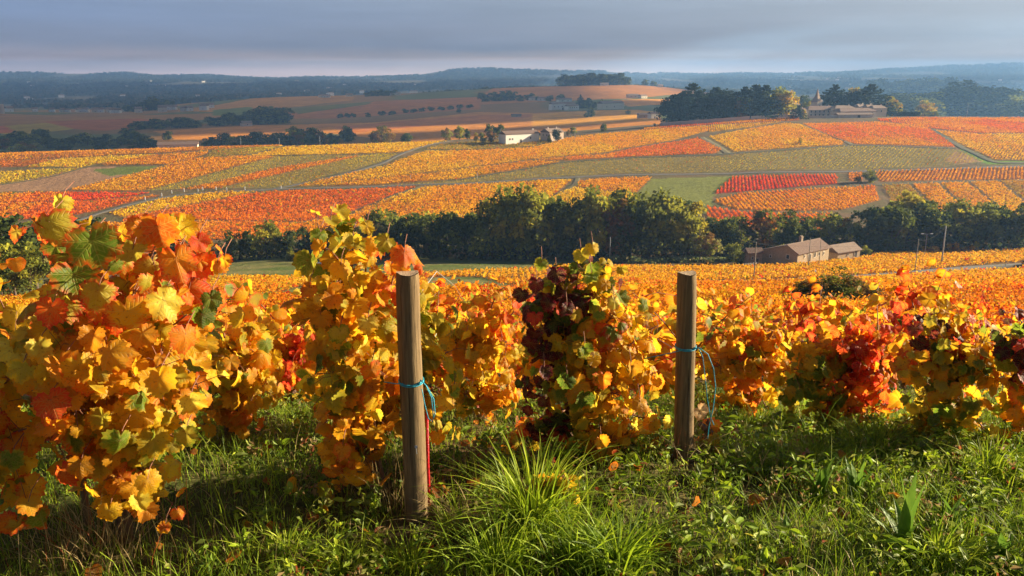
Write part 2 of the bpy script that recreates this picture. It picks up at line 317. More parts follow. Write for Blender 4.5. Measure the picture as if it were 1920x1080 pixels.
# ---------------------------------------------------------------- the fields, traced on the hillside
PAL = {  # own colours of autumn vine leaves, kept for all distances
 'gold': (.86, .43, .015), 'yellow': (.86, .54, .02), 'orange': (.86, .29, .012), 'deep': (.76, .19, .012), 'redor': (.78, .13, .014), 'red': (.74, .065, .02),
 'olive': (.40, .31, .05), 'lime': (.52, .42, .035), 'amber': (.78, .34, .018), 'rust': (.50, .17, .03), 'crimson': (.50, .016, .02), 'purple': (.13, .016, .024), 'green': (.17, .26, .02), 'dgreen': (.07, .13, .015), 'lemon': (.86, .70, .08)}
P = lambda *a: list(a)
FPAL = dict(PAL, redor=(.84,.185,.014), red=(.84,.10,.02), deep=(.82,.235,.012), orange=(.88,.37,.012), gold=(.90,.50,.015), olive=(.42,.29,.045), lime=(.62,.45,.03), rust=(.56,.21,.03))
PARCELS = [  # (name label, polygon in line of sight, main colour, second colour, row angle deg, row gap, plant gap, cover 0..1)
 ('muted orange vineyard strip along the far left crest of the opposite hill', [(-60,288),(0,288),(250,280),(480,271),(530,274),(400,281),(290,288),(110,297),(-60,306)], 'rust','amber', 8, 1.7, 1.2, .9),
 ('rust-red vineyard sliver above the yellow patch at the far left', [(-60,308),(0,301),(111,299),(47,312),(-60,320)], 'deep','rust', 12, 1.7, 1.2, .9),
 ('narrow yellow vineyard patch above the bare brown field', [(47,314),(119,298),(250,292),(300,290),(240,300),(180,308),(153,314)], 'yellow','gold', 20, 1.6, 1.2, .95),
 ('orange vineyard wedge right above the bare brown field', [(182,310),(250,295),(392,284),(383,291),(361,296),(314,309)], 'orange','amber', 24, 1.6, 1.2, .95),
 ('yellow-green vineyard triangle left of the bare brown field', [(-60,330),(150,316),(100,330),(0,345),(-60,352)], 'lime','yellow', 25, 1.6, 1.2, .95),
 ('yellow-green vineyard patch on the crest above the small lane', [(402,281),(533,275),(466,290),(385,296)], 'olive','lime', 15, 1.6, 1.2, .95),
 ('broad yellow vineyard on the crest beside the pale lane', [(470,292),(536,276),(700,270),(842,265),(820,268),(758,285),(690,288),(600,290),(520,292)], 'gold','yellow', 10, 1.6, 1.15, 1),
 ('long orange-yellow vineyard right below the bare brown field', [(125,357),(250,327),(314,311),(361,298),(465,293),(517,293),(490,300),(440,312),(350,337),(268,358)], 'orange','yellow', 35, 1.6, 1.15, 1),
 ('olive-green vineyard in the middle of the left hillside', [(272,358),(350,339),(442,314),(520,294),(620,291),(685,290),(595,303),(540,311),(480,322),(400,342),(330,356)], 'olive','lime', 35, 1.8, 1.3, .8),
 ('slanting orange vineyard strip between two olive-green vineyards', [(335,356),(402,343),(483,323),(540,312),(597,304),(686,291),(622,305),(540,323),(455,342),(400,354)], 'orange','deep', 35, 1.6, 1.15, 1),
 ('olive-yellow vineyard along the left edge of the pale lane', [(404,354),(456,343),(540,324),(622,306),(690,290),(745,289),(731,298),(665,318),(603,332),(528,351)], 'lime','olive', 35, 1.7, 1.2, .85),
 ('red-orange vineyard at the far left above the road', [(-60,363),(119,361),(286,362),(240,369),(170,376),(-60,384)], 'red','orange', 15, 1.6, 1.15, 1),
 ('orange vineyard left of where the marker posts line the road', [(-60,386),(170,378),(240,371),(300,366),(262,375),(180,396),(100,410),(-60,420)], 'redor','orange', 15, 1.6, 1.15, 1),
 ('bright yellow vineyard strip under the white marker posts', [(205,400),(300,374),(417,360),(478,361),(389,377),(305,393),(230,408)], 'gold','yellow', 40, 1.6, 1.1, 1),
 ('large blood-orange vineyard below the road junction', [(232,409),(305,395),(389,379),(482,362),(540,358),(660,356),(785,350),(742,364),(678,389),(640,403),(566,416),(400,413),(232,416)], 'deep','redor', 35, 1.55, 1.1, 1),
 ('orange vineyard band just above the left end of the valley wood', [(150,420),(232,418),(400,416),(566,419),(650,405),(700,400),(700,450),(400,450),(150,440)], 'orange','deep', 15, 1.55, 1.1, 1),
 ('orange vineyard between the farm track and the middle of the wood', [(680,392),(744,367),(795,352),(850,348),(1000,340),(1072,338),(1045,360),(1020,378),(1000,420),(700,420),(650,408)], 'orange','gold', 35, 1.5, 1.1, 1),
 ('small orange vineyard square left of the green meadow', [(1085,341),(1117,336),(1222,333),(1192,361),(1150,359),(1082,350)], 'orange','gold', 40, 1.5, 1.1, 1),
 ('golden vineyard wedge peeping over the wood below the square one', [(1050,362),(1078,352),(1150,361),(1190,364),(1180,410),(1010,410),(1025,378)], 'gold','yellow', 40, 1.5, 1.1, 1),
 ('bright scarlet vineyard beside the green meadow', [(1373,332),(1571,328),(1568,345),(1339,364)], 'red','redor', 14, 1.75, .75, 1),
 ('orange vineyard with clear rows below the scarlet one', [(1338,377),(1392,363),(1500,356),(1640,349),(1648,376),(1578,394),(1468,396),(1382,393)], 'orange','deep', 6, 1.95, .8, 1),
 ('red-orange vineyard corner touching the valley wood', [(1322,387),(1395,398),(1470,401),(1560,400),(1560,430),(1330,430)], 'redor','orange', 6, 2.2, .8, 1),
 ('small orange vineyard left of the lone round bush', [(1592,324),(1616,323),(1616,339),(1592,340)], 'orange','deep', 38, 1.9, .9, 1),
 ('long orange vineyard strip right of the lone round bush', [(1640,322),(1780,318),(1980,312),(1980,334),(1780,338),(1650,341)], 'orange','amber', 30, 1.8, 1.0, 1),
 ('first golden vineyard plot from the bush among the plots above the wood', [(1655,348),(1702,346),(1733,375),(1740,410),(1690,410),(1670,372)], 'amber','olive', -15, 1.8, 1.0, .95),
 ('second golden vineyard plot from the bush above the wood', [(1710,346),(1757,344),(1798,382),(1810,410),(1755,410),(1742,375)], 'amber','gold', -15, 1.8, 1.0, .95),
 ('third golden vineyard plot from the bush above the wood', [(1765,344),(1813,342),(1860,382),(1870,410),(1820,410),(1806,382)], 'gold','amber', -15, 1.8, 1.0, .95),
 ('fourth golden vineyard plot from the bush above the wood', [(1822,342),(1869,340),(1920,380),(1935,410),(1880,410),(1868,382)], 'amber','gold', -15, 1.8, 1.0, .95),
 ('golden vineyard plot furthest from the bush above the wood', [(1877,340),(1985,337),(1985,400),(1930,380)], 'amber','olive', -15, 1.8, 1.0, .95),
 ('wide olive-green vineyard across the middle of the hillside', [(700,350),(850,340),(1055,306),(1200,297),(1350,293),(1460,285),(1590,274),(1797,281),(1843,303),(1778,312),(1640,317),(1460,318),(1300,324),(1128,327),(1005,333),(850,344)], 'olive','lime', 33, 2.1, 1.25, .72),
 ('olive-gold vineyard left of the white barn along the hill track', [(835,270),(900,265),(1060,258),(1000,275),(870,281),(800,280)], 'olive','gold', 12, 1.7, 1.2, .9),
 ('large orange vineyard below the white barn', [(800,284),(870,283),(1000,277),(1060,260),(1190,247),(1318,238),(1328,246),(1260,264),(1180,277),(1130,287),(1000,298),(850,318),(700,335),(590,348),(548,350),(633,331),(720,313)], 'gold','orange', 35, 1.6, 1.1, 1),
 ('orange vineyard with a red end left of the grassy hill path', [(1000,300),(1130,290),(1180,281),(1270,266),(1308,259),(1353,281),(1340,288),(1200,293),(1070,301)], 'orange','redor', 35, 1.6, 1.1, 1),
 ('thin golden vineyard strip above the wide olive-green one', [(594,349),(700,337),(850,320),(995,302),(1052,304),(950,321),(860,336),(700,347)], 'amber','gold', 35, 1.6, 1.1, 1),
 ('yellow vineyard strip under the long garden wall', [(1065,258),(1200,245),(1330,236),(1400,232),(1466,229),(1400,240),(1332,248),(1325,244),(1200,251)], 'yellow','amber', 12, 1.6, 1.1, 1),
 ('red-orange vineyard right under the long garden wall', [(1205,243),(1242,234),(1330,226),(1400,220),(1482,217),(1498,226),(1400,230),(1300,236)], 'redor','orange', 12, 1.6, 1.1, 1),
 ('large golden-orange vineyard in front of the cedar wood', [(1330,257),(1372,248),(1470,232),(1500,234),(1584,268),(1578,272),(1450,280),(1377,285)], 'gold','orange', 35, 1.6, 1.1, 1),
 ('golden vineyard below the manor turning red at its right end', [(1504,232),(1643,229),(1725,235),(1744,243),(1793,276),(1604,270),(1588,266),(1556,255)], 'orange','redor', 35, 1.6, 1.1, 1),
 ('orange-red vineyard on the hilltop right of the manor', [(1643,223),(1730,221),(1985,219),(1985,249),(1840,250),(1748,241),(1700,232),(1650,227)], 'redor','orange', 20, 1.6, 1.1, 1),
 ('golden vineyard sloping down at the far right', [(1755,245),(1840,252),(1985,251),(1985,304),(1862,300),(1818,279)], 'gold','orange', 35, 1.6, 1.1, 1),
]
NEAR_GRASS = [  # grassy places on the near slope
 [(380,480),(1135,487),(1150,496),(1000,500),(1000,506),(830,513),(700,518),(560,522),(380,522)],
 [(-60,470),(70,470),(95,520),(92,556),(-60,562)],
 [(800,523),(830,519),(900,520),(1000,538),(960,554),(800,555)],
 [(488,547),(560,538),(612,538),(610,566),(545,568),(490,560)],
 [(1020,536),(1110,530),(1136,534),(1080,541)],
 [(1300,571),(1430,568),(1494,563),(1640,555),(1790,547),(1985,538),(1985,546),(1790,554),(1640,564),(1494,572),(1430,576),(1300,578)],
 [(1180,561),(1320,557),(1500,550),(1500,554),(1320,562),(1180,566)],
 [(1320,540),(1500,534),(1500,537),(1320,543)],
 [(800,569),(1000,563),(1180,565),(1180,569),(1000,568),(800,574)],
 [(1385,488),(1440,498),(1640,482),(1620,466),(1385,462)],
 [(1150,482),(1400,478),(1400,488),(1300,489),(1150,494)],
 [(1470,575),(1500,540),(1600,535),(1660,555),(1650,576),(1560,582)],
 [(-60,586),(0,584),(90,580),(180,570),(180,578),(90,589),(-60,596)],
 [(860,612),(1050,606),(1250,606),(1250,609),(1050,610),(860,616)],
]
def wpoly(poly): return [pick(x, y)[:2] for x, y in poly]
wide = lambda poly: [(-320 if x == -60 else 2240 if x == 1985 else x, y) for x, y in poly]
WP = [wpoly(wide(p[1])) for p in PARCELS]
WG = [wpoly(wide(p)) for p in NEAR_GRASS]
FAR = [  # (polygon, own colour): fields beyond the crest
 ([(-60,212),(0,213),(200,219),(240,216),(420,212),(420,222),(250,232),(150,238),(0,240),(-60,240)], (.33,.14,.05)),
 ([(0,236),(120,228),(160,240),(60,250),(0,252)], (.36,.22,.03)),
 ([(80,228),(260,222),(330,232),(200,245),(140,242)], (.40,.10,.03)),
 ([(-60,238),(10,236),(30,248),(-60,254)], (.48,.10,.03)),
 ([(330,208),(470,185),(660,178),(660,188),(560,200),(430,212)], (.42,.17,.04)),
 ([(400,206),(470,200),(480,212),(400,217)], (.12,.14,.03)),
 ([(530,212),(700,190),(800,186),(900,182),(900,205),(640,222),(540,222)], (.40,.12,.03)),
 ([(540,204),(700,190),(690,196),(560,214)], (.16,.13,.03)),
 ([(1300,160),(1300,175),(1180,185),(900,196),(900,180),(1000,160),(1130,152)], (.40,.14,.04)),
 ([(290,246),(470,235),(700,230),(900,210),(1000,212),(1200,206),(1240,212),(1240,236),(1060,246),(900,262),(620,250),(420,262),(330,262)], (.56,.19,.03)),
 ([(620,238),(900,216),(1020,214),(960,226),(780,238),(660,250)], (.50,.14,.03)),
 ([(1000,214),(1160,206),(1240,210),(1230,226),(1100,234),(1000,238)], (.66,.27,.03)),
 ([(1150,188),(1240,186),(1320,186),(1320,196),(1180,200)], (.60,.22,.03)),
 ([(1620,172),(1700,170),(1800,180),(1870,192),(1800,200),(1700,192)], (.42,.15,.04)),
 ([(1680,185),(1790,182),(1790,190),(1700,194)], (.16,.17,.04)),
]
WF = [(wpoly([(x, y) for x, y in p]), c) for p, c in FAR]
EXTRA = [  # bare or grassy patches on the opposite hill
 ([(-60,352),(0,347),(153,316),(180,313),(250,313),(305,312),(250,326),(167,345),(119,357),(-60,361)], (.30,.17,.09)),
 ([(170,318),(240,313),(300,312),(250,326),(205,330)], (.13,.16,.03)),
 ([(1222,335),(1380,330),(1340,364),(1330,400),(1190,420),(1195,362)], (.17,.18,.035)),
 ([(1792,283),(1840,303),(1800,308),(1770,302)], (.34,.20,.09)),
 ([(1797,280),(1815,280),(1860,301),(1985,303),(1985,309),(1850,308)], (.12,.22,.02)),
 ([(1310,257),(1330,256),(1372,286),(1350,289)], (.20,.17,.08)),
]
WE = [(wpoly(p), c) for p, c in EXTRA]

def build_ground():
    t = np.concatenate([np.arange(-40, 2, 2.0), np.geomspace(2, 14000, 1500)])
    s = np.linspace(-1, 1, 620); s = s*(.62+.38*np.abs(s)**3)
    Y, S = np.meshgrid(t, s, indexing='ij'); X = S*(40+1.75*np.maximum(Y, 0))*.62*1.5
    Z = height(X, Y)
    n, k = Y.shape
    i = np.arange(n*k).reshape(n, k)
    F = np.stack([i[:-1, :-1], i[:-1, 1:], i[1:, 1:], i[1:, :-1]], -1).reshape(-1, 4)
    x, y, z = X.ravel(), Y.ravel(), Z.ravel()
    col = np.zeros((n*k, 3))
    nz = fbm(x/9, y/9, 21); nz2 = fbm(x/1.3, y/1.3, 22)
    soil = np.array([.095, .055, .026]); grass = np.array([.060, .085, .018]); lit = np.array([.30, .12, .02])
    m = (y < 300)
    c = soil + (grass-soil)*np.clip(nz2*2.4-.8, 0, 1)[:, None]
    far_l = np.clip((y-8)/20, 0, 1)[:, None]*.55
    c = c*(1-far_l*nz2[:, None]) + lit*far_l*nz2[:, None]
    col[:] = c
    mid = (y >= 262) & (y < 780)
    cm = np.array([.11, .095, .035]) + (np.array([.16, .10, .05])-np.array([.11, .095, .035]))*np.clip(nz*2.5-.7, 0, 1)[:, None]
    col[mid] = cm[mid]
    # beyond the crest: patchwork of far vineyards and woods
    b = (y >= 780) & (y < 3000)
    cell = vnoise(x/170+.35*fbm(x/200, y/200, 31), y/260, 33); cell2 = fbm(x/240, y/420, 35, 3)
    pv = np.array([.25, .12, .018]) + (np.array([.11, .12, .025])-np.array([.25, .12, .018]))*np.clip((cell-.45)*6, 0, 1)[:, None]
    pv = pv*(0.7+.6*cell2[:, None])
    col[b] = pv[b]
    f = y >= 3000
    woods = np.array([.022, .034, .020]); open_ = np.array([.16, .13, .07])
    k1 = np.clip((fbm(x/500, y/1600, 41, 5)-.56)*9, 0, 1)[:, None]
    col[f] = (woods + (open_-woods)*k1)[f]
    for poly, c in WF:
        q = in_poly(x, y, poly) & (y > 780)
        col[q] = np.array(c)*np.array([.95, 1.02, .42])*(.5+.5*fbm(x[q]/30, y[q]/60, 44)+.5*fbm(x[q]/8+y[q]/40, y[q]/12, 45))[:, None]
    for poly, p in zip(WP, PARCELS):
        q = in_poly(x, y, poly) & (y < 800)
        col[q] = np.array(PAL[p[2]])*.30 + np.array([.085, .055, .025])*.7
        if p[7] < .9: col[q] = np.array([.21, .165, .05])
    for poly, c in WE:
        q = in_poly(x, y, poly) & (y < 800)
        col[q] = np.array(c)*(.75+.5*nz2[q])[:, None]
    for poly in WG:
        q = in_poly(x, y, poly) & (y < 300)
        g = np.array([.085, .115, .022]) + (np.array([.20, .17, .06])-np.array([.085, .115, .022]))*np.clip(nz[q]*2.4-.9, 0, 1)[:, None]
        col[q] = g
    me = np_mesh('ground', np.stack([x, y, z], -1), F, ground_mat(), col=col, smooth=True)
    o = link('ground', me); tag(o, 'rolling vineyard ground falling into the valley and rising to far blue hills', kind='structure')
build_ground()

# ---------------------------------------------------------------- vines of the distant fields: a clump of leaves on every plant
M_VFAR = leafy('distant_vine_leaves', trans=.35, rough=.8, spec=.05)
def quads(C, size, nrm_jit=1.0, up=.35, aspect=1.0):
    """one quad per centre, loosely facing up"""
    n = len(C)
    N = rng.normal(size=(n, 3))*nrm_jit; N[:, 2] += up*2; N /= np.linalg.norm(N, axis=1)[:, None]
    R = rng.normal(size=(n, 3)); A = np.cross(N, R); A /= np.linalg.norm(A, axis=1)[:, None]; B = np.cross(N, A)
    s = (np.asarray(size)*np.ones(n))[:, None]
    A = A*s*.5; B = B*s*.5*aspect
    V = np.stack([C-A-B*.6, C+A*.7-B, C+A+B*.7, C-A*.6+B], 1).reshape(-1, 3)
    return V, np.arange(4*n).reshape(n, 4)
def rows_in(poly, ang, gap, step):
    poly = np.array([p[:2] for p in poly]); a = math.radians(90-ang); d = np.array([math.cos(a), math.sin(a)]); e = np.array([-d[1], d[0]])
    u = poly@d; v = poly@e
    U, V = np.meshgrid(np.arange(u.min(), u.max(), step), np.arange(v.min(), v.max(), gap))
    U = U + rng.uniform(-.3, .3, U.shape)*step; V = V + rng.normal(0, .09, V.shape)*gap
    X = U*d[0]+V*e[0]; Y = U*d[1]+V*e[1]
    X = X.ravel(); Y = Y.ravel(); k = in_poly(X, Y, poly)
    return X[k], Y[k]
def mixcol(c1, c2, t): return np.array(c1)*(1-t)[:, None] + np.array(c2)*t[:, None]
def far_vines():
    for pi, (p, w) in enumerate(zip(PARCELS, WP)):
        label, _, c1, c2, ang, gap, step, cover = p
        X, Y = rows_in(w, ang, gap, step)
        k = (Y < 790) & (rng.random(len(X)) < cover); X, Y = X[k], Y[k]
        if not len(X): continue
        q = 7 if np.median(Y) < 470 else 5
        t = np.clip((fbm(X/26+pi*9, Y/60, 50+pi, 3)-.5)*4+.5, 0, 1)*.9
        vig = rng.uniform(.55, 1.15, len(X))*np.where(rng.random(len(X)) < .07, .35, 1)
        if cover < .9: vig *= .8
        Z = height(X, Y)
        C = np.repeat(np.stack([X, Y, Z], -1), q, 0); vg = np.repeat(vig, q)
        off = rng.normal(size=C.shape)*np.array([.26, .26, .2]); off[:, 2] = .55 + off[:, 2]
        if gap >= 1.75:
            a_ = math.radians(90-ang); al = rng.normal(0, .36, len(C)); ac = rng.normal(0, .13, len(C))
            off[:, 0] = math.cos(a_)*al-math.sin(a_)*ac; off[:, 1] = math.sin(a_)*al+math.cos(a_)*ac
        C = C + off*vg[:, None]
        V, F = quads(C, .50*vg, up=.15)
        c = mixcol(FPAL[c1], FPAL[c2], t)
        c = c*rng.uniform(.72, 1.2, len(X))[:, None]
        odd = rng.random(len(X)) < .10
        c[odd] = np.array([PAL['rust'], PAL['green'], PAL['yellow'], PAL['redor']])[rng.integers(0, 4, odd.sum())]*.8
        c = np.repeat(c, q, 0)*rng.uniform(.78, 1.18, len(C))[:, None]
        o = link('vineyard', np_mesh('vineyard', V, F, M_VFAR, col=np.repeat(np.clip(c, 0, .9), 4, 0)))
        tag(o, label, kind='stuff')
far_vines()

# ---------------------------------------------------------------- roads, lanes and paths as real strips draped over the ground
def strip(name, label, pts, width, m, lift=.10, ymin=0, raw=False):
    w = [pick(x, y, ymin)[:2] for x, y in pts] if not raw else pts
    w = np.array(w); d = np.concatenate([[0], np.cumsum(np.linalg.norm(np.diff(w, axis=0), axis=1))])
    n = max(8, int(d[-1]/2.0)); s = np.linspace(0, d[-1], n)
    X = np.interp(s, d, w[:, 0]); Y = np.interp(s, d, w[:, 1])
    k = np.hanning(9); k /= k.sum(); X = np.convolve(np.pad(X, 4, mode='edge'), k, 'valid'); Y = np.convolve(np.pad(Y, 4, mode='edge'), k, 'valid')
    T = np.gradient(np.stack([X, Y], -1), axis=0); T /= np.linalg.norm(T, axis=1)[:, None]; Nn = np.stack([-T[:, 1], T[:, 0]], -1)
    wd = np.interp(s, d, width) if hasattr(width, '__len__') else np.full(n, width)
    V = []
    for a in (-.5, -.17, .17, .5):
        x = X+Nn[:, 0]*wd*a; y = Y+Nn[:, 1]*wd*a; V.append(np.stack([x, y, height(x, y)+lift], -1))
    for a in (-.5, .5):   # shoulders going down into the ground
        x = X+Nn[:, 0]*(wd*a+np.sign(a)*.25); y = Y+Nn[:, 1]*(wd*a+np.sign(a)*.25); V.append(np.stack([x, y, height(x, y)-.25], -1))
    V = np.concatenate(V); i = np.arange(n-1); F = []
    for a, b in ((4, 0), (0, 1), (1, 2), (2, 3), (3, 5)): F.append(np.stack([i+a*n, i+1+a*n, i+1+b*n, i+b*n], -1))
    o = link(name, np_mesh(name, V, np.concatenate(F), m, smooth=True)); return tag(o, label, kind='structure')
M_ROAD = surf('asphalt', (.10, .09, .075), (.15, .135, .11), scale=.8, rough=.9)
M_LANE = surf('gravel_lane', (.15, .12, .07), (.21, .17, .11), scale=.7, rough=.95)
M_TRACK = surf('grass_track', (.10, .095, .035), (.17, .13, .06), scale=.6, rough=.95)
M_DTRK = surf('dark_headland', (.05, .05, .02), (.085, .08, .03), scale=.6, rough=.95)
strip('road', 'pale lane climbing the opposite hill from the junction to the crest', [(480,358),(520,353.5),(605,336),(667,321),(720,305),(758,286.5),(790,275),(822,267.5),(848,264)], 2.8, M_ROAD)
strip('road', 'long road crossing the opposite hillside', [(1985,310),(1920,312),(1800,316),(1700,319.5),(1500,323),(1300,327),(1128,330),(1005,336),(850,345),(640,352.5),(520,355),(440,359),(347,364),(305,370),(250,382),(190,398),(140,415)], 3.2, M_ROAD)
strip('path', 'dirt track dropping from the road to the wood in the middle', [(1083,333),(1078,346),(1045,366),(1022,385)], 3.0, M_TRACK)
strip('path', 'dirt track between the blood-orange and the orange vineyards', [(792,349),(745,364),(700,385),(655,404),(600,417)], 3.2, M_TRACK)
strip('path', 'grassy path cutting down left of the golden hill vineyard', [(1313,257),(1340,272),(1364,288)], 4.5, M_TRACK)
strip('path', 'dark path running down from the manor', [(1500,233),(1540,248),(1580,263),(1597,272)], 3.5, M_TRACK)
strip('path', 'green path slanting down the right hillside', [(1747,242),(1775,260),(1806,279),(1850,300),(1870,306),(1985,306)], 4.5, M_DTRK)
for L, pts, wd in (('dark headland along the crest above the large orange vineyard', [(870,280),(1000,276),(1060,259),(1190,246),(1320,237),(1400,231),(1480,229),(1500,231)], 2.2),
   ('headland along the top of the wide olive-green vineyard', [(860,338),(1052,305),(1200,295),(1350,290),(1460,282),(1590,272.5),(1797,279)], 2.6),
   ('headland between the two lowest orange fields on the right', [(1395,365),(1500,356),(1650,347),(1780,341),(1985,335.5)], 2.6),
   ('dark furrow below the blood-orange vineyard', [(150,418),(400,415),(566,418),(650,405)], 1.8),
   ('dark furrow above the wide orange-yellow vineyard', [(500,292),(600,290.5),(690,289),(745,288.5)], 1.6),
   ('dark furrow left of the bare brown field', [(0,347),(100,331),(153,315.5),(180,309),(320,309)], 1.6)):
    strip('path', L, pts, wd, M_DTRK)
strip('road', 'grey road passing below the stone farmhouse', [(1985,496),(1913,499),(1850,502),(1794,506),(1713,513),(1640,518),(1574,523),(1500,526),(1440,528),(1300,531)], [6, 6, 5.5, 5, 4.5, 4, 3, 3, 2.5, 2], M_ROAD, lift=.45)
strip('road', 'short stretch of road at the left below the trees', [(-60,594),(0,590),(90,585),(180,577)], 1.6, M_ROAD, lift=.3)
# ---------------------------------------------------------------- grape leaves
def leaf_material():
    m = new_mat('vine_leaf'); nt = m.node_tree
    a = nn(nt, 'ShaderNodeAttribute', attribute_name='Col'); e = nn(nt, 'ShaderNodeAttribute', attribute_name='Edge')
    uv = nt.nodes.new('ShaderNodeUVMap'); tc = nt.nodes.new('ShaderNodeTexCoord')
    sp = nt.nodes.new('ShaderNodeSeparateXYZ'); lk(nt, uv.outputs[0], sp.inputs[0])
    x = mth(nt, 'ABSOLUTE', sp.outputs[0]); y = sp.outputs[1]
    n1 = nn(nt, 'ShaderNodeTexNoise', Scale=34.0, Detail=4.0, Roughness=.65); lk(nt, tc.outputs['Object'], n1.inputs['Vector'])
    n2 = nn(nt, 'ShaderNodeTexNoise', Scale=95.0, Detail=3.0); lk(nt, tc.outputs['Object'], n2.inputs['Vector'])
    # veins: distance to the main ribs that leave the stalk at 0, 52 and 105 degrees
    best = None
    for ang in (0, 52, 105):
        s, c = math.sin(math.radians(ang)), math.cos(math.radians(ang))
        d = mth(nt, 'ABSOLUTE', mth(nt, 'SUBTRACT', mth(nt, 'MULTIPLY', x, c), mth(nt, 'MULTIPLY', y, s)))
        al = mth(nt, 'ADD', mth(nt, 'MULTIPLY', x, s), mth(nt, 'MULTIPLY', y, c))
        d = mth(nt, 'ADD', d, mth(nt, 'MULTIPLY', mth(nt, 'LESS_THAN', al, 0.0), 1.0))
        # side ribs along this rib
        w = mth(nt, 'ABSOLUTE', mth(nt, 'SUBTRACT', mth(nt, 'FRACT', mth(nt, 'MULTIPLY', mth(nt, 'SUBTRACT', al, mth(nt, 'MULTIPLY', d, .8)), 5.5)), .5))
        side = mth(nt, 'ADD', mth(nt, 'MULTIPLY', w, .10), mth(nt, 'MULTIPLY', mth(nt, 'GREATER_THAN', d, .24), .2))
        dd = mth(nt, 'MINIMUM', d, mth(nt, 'ADD', side, .008))
        best = dd if best is None else mth(nt, 'MINIMUM', best, dd)
    vein = nn(nt, 'ShaderNodeMapRange'); lk(nt, best, vein.inputs[0])
    for i, v in zip((1, 2, 3, 4), (.006, .026, 1.0, 0.0)): vein.inputs[i].default_value = v
    k = nn(nt, 'ShaderNodeMapRange'); lk(nt, mth(nt, 'ADD', e.outputs['Alpha'], mth(nt, 'MULTIPLY', mth(nt, 'SUBTRACT', n1.outputs[0], .5), 1.5)), k.inputs[0])
    for i, v in zip((1, 2, 3, 4), (.60, 1.05, 0.0, 1.0)): k.inputs[i].default_value = v
    away = mth(nt, 'MULTIPLY', k.outputs[0], mth(nt, 'SUBTRACT', 1.0, mth(nt, 'MULTIPLY', vein.outputs[0], .6)))
    c = mixc(nt, away, a.outputs[0], e.outputs[0])
    c = mixc(nt, mth(nt, 'MULTIPLY', vein.outputs[0], .35), c, (.62, .50, .10))
    sp2 = nn(nt, 'ShaderNodeMapRange'); lk(nt, n2.outputs[0], sp2.inputs[0])
    for i, v in zip((1, 2, 3, 4), (.60, .70, 0.0, .6)): sp2.inputs[i].default_value = v
    c = mixc(nt, sp2.outputs[0], c, (.25, .06, .01))
    tn = mixc(nt, .5, c, c)
    p = nn(nt, 'ShaderNodeBsdfPrincipled'); p.inputs['Roughness'].default_value = .50; p.inputs['Specular IOR Level'].default_value = .32
    lk(nt, c, p.inputs[0])
    b = nn(nt, 'ShaderNodeBump', Strength=.55, Distance=.004); lk(nt, mth(nt, 'ADD', mth(nt, 'MULTIPLY', vein.outputs[0], -.6), n1.outputs[0]), b.inputs['Height']); lk(nt, b.outputs[0], p.inputs['Normal'])
    t = nt.nodes.new('ShaderNodeBsdfTranslucent'); lk(nt, c, t.inputs[0])
    ms = nt.nodes.new('ShaderNodeMixShader'); ms.inputs[0].default_value = .62
    lk(nt, p.outputs[0], ms.inputs[1]); lk(nt, t.outputs[0], ms.inputs[2])
    o = nt.nodes.new('ShaderNodeOutputMaterial'); lk(nt, ms.outputs[0], o.inputs[0]); return m
M_LEAF = leaf_material()
M_LEAFS = leafy('vine_leaf_plain', trans=.45, rough=.7, spec=.08)
M_WOOD = surf('vine_wood', (.085, .045, .028), (.20, .12, .075), scale=28, rough=.9, bump=.9, stretch=(1, 1, .25), bscale=60)
M_CANE = surf('vine_cane', (.16, .06, .035), (.30, .13, .07), scale=30, rough=.7, bump=.4, stretch=(1, 1, .3))

def leaf_outline(n, teeth=.07):
    th = np.linspace(-math.pi, math.pi, n, endpoint=False) + math.pi/n
    a = np.abs(th)
    key = np.radians([0, 14, 28, 40, 52, 66, 80, 92, 105, 125, 148, 166, 180])
    val = np.array([1.05, .94, .82, .88, .94, .85, .75, .79, .81, .70, .61, .52, .14])
    r = np.interp(a, key, val)
    if teeth: r = r*(1 + teeth*np.where(np.arange(n) % 2 == 0, 1, -1)*(a < 2.8))
    return th, r
def leaf_tpl(n, rings, teeth=.07):
    th, r = leaf_outline(n, teeth)
    P2 = [np.zeros((1, 2))]; R = [np.zeros(1)]
    for k in range(1, rings+1):
        f = k/rings; rr = r if k == rings else np.interp(np.abs(th), np.radians([0, 28, 52, 80, 105, 148, 180]), [1, .88, .92, .80, .80, .60, .18])
        P2.append(np.stack([np.sin(th)*rr*f, np.cos(th)*rr*f], -1)); R.append(np.full(n, f))
    P2 = np.concatenate(P2); R = np.concatenate(R); i = np.arange(n); j = (i+1) % n
    T = [np.stack([np.zeros(n, int), 1+j, 1+i], -1)]
    for k in range(rings-1):
        a, b = 1+k*n, 1+(k+1)*n
        T += [np.stack([a+i, a+j, b+i], -1), np.stack([a+j, b+j, b+i], -1)]
    return P2, R, np.concatenate(T)
TPL_H = leaf_tpl(34, 3); TPL_M = leaf_tpl(14, 1, .03); TPL_L = leaf_tpl(8, 1, 0)
def pal_colors(pal, n):
    """own base and rim colours of n leaves out of a palette"""
    w = np.array([p[2] for p in pal], float); k = rng.choice(len(pal), n, p=w/w.sum())
    B = np.array([PAL[p[0]] for p in pal])[k]; E = np.array([PAL[p[1]] for p in pal])[k]
    j = rng.uniform(.78, 1.15, (n, 1)); B = np.clip(B*j*rng.uniform(.9, 1.1, (n, 3)), 0, .92); E = np.clip(E*j, 0, .92)
    return B, E
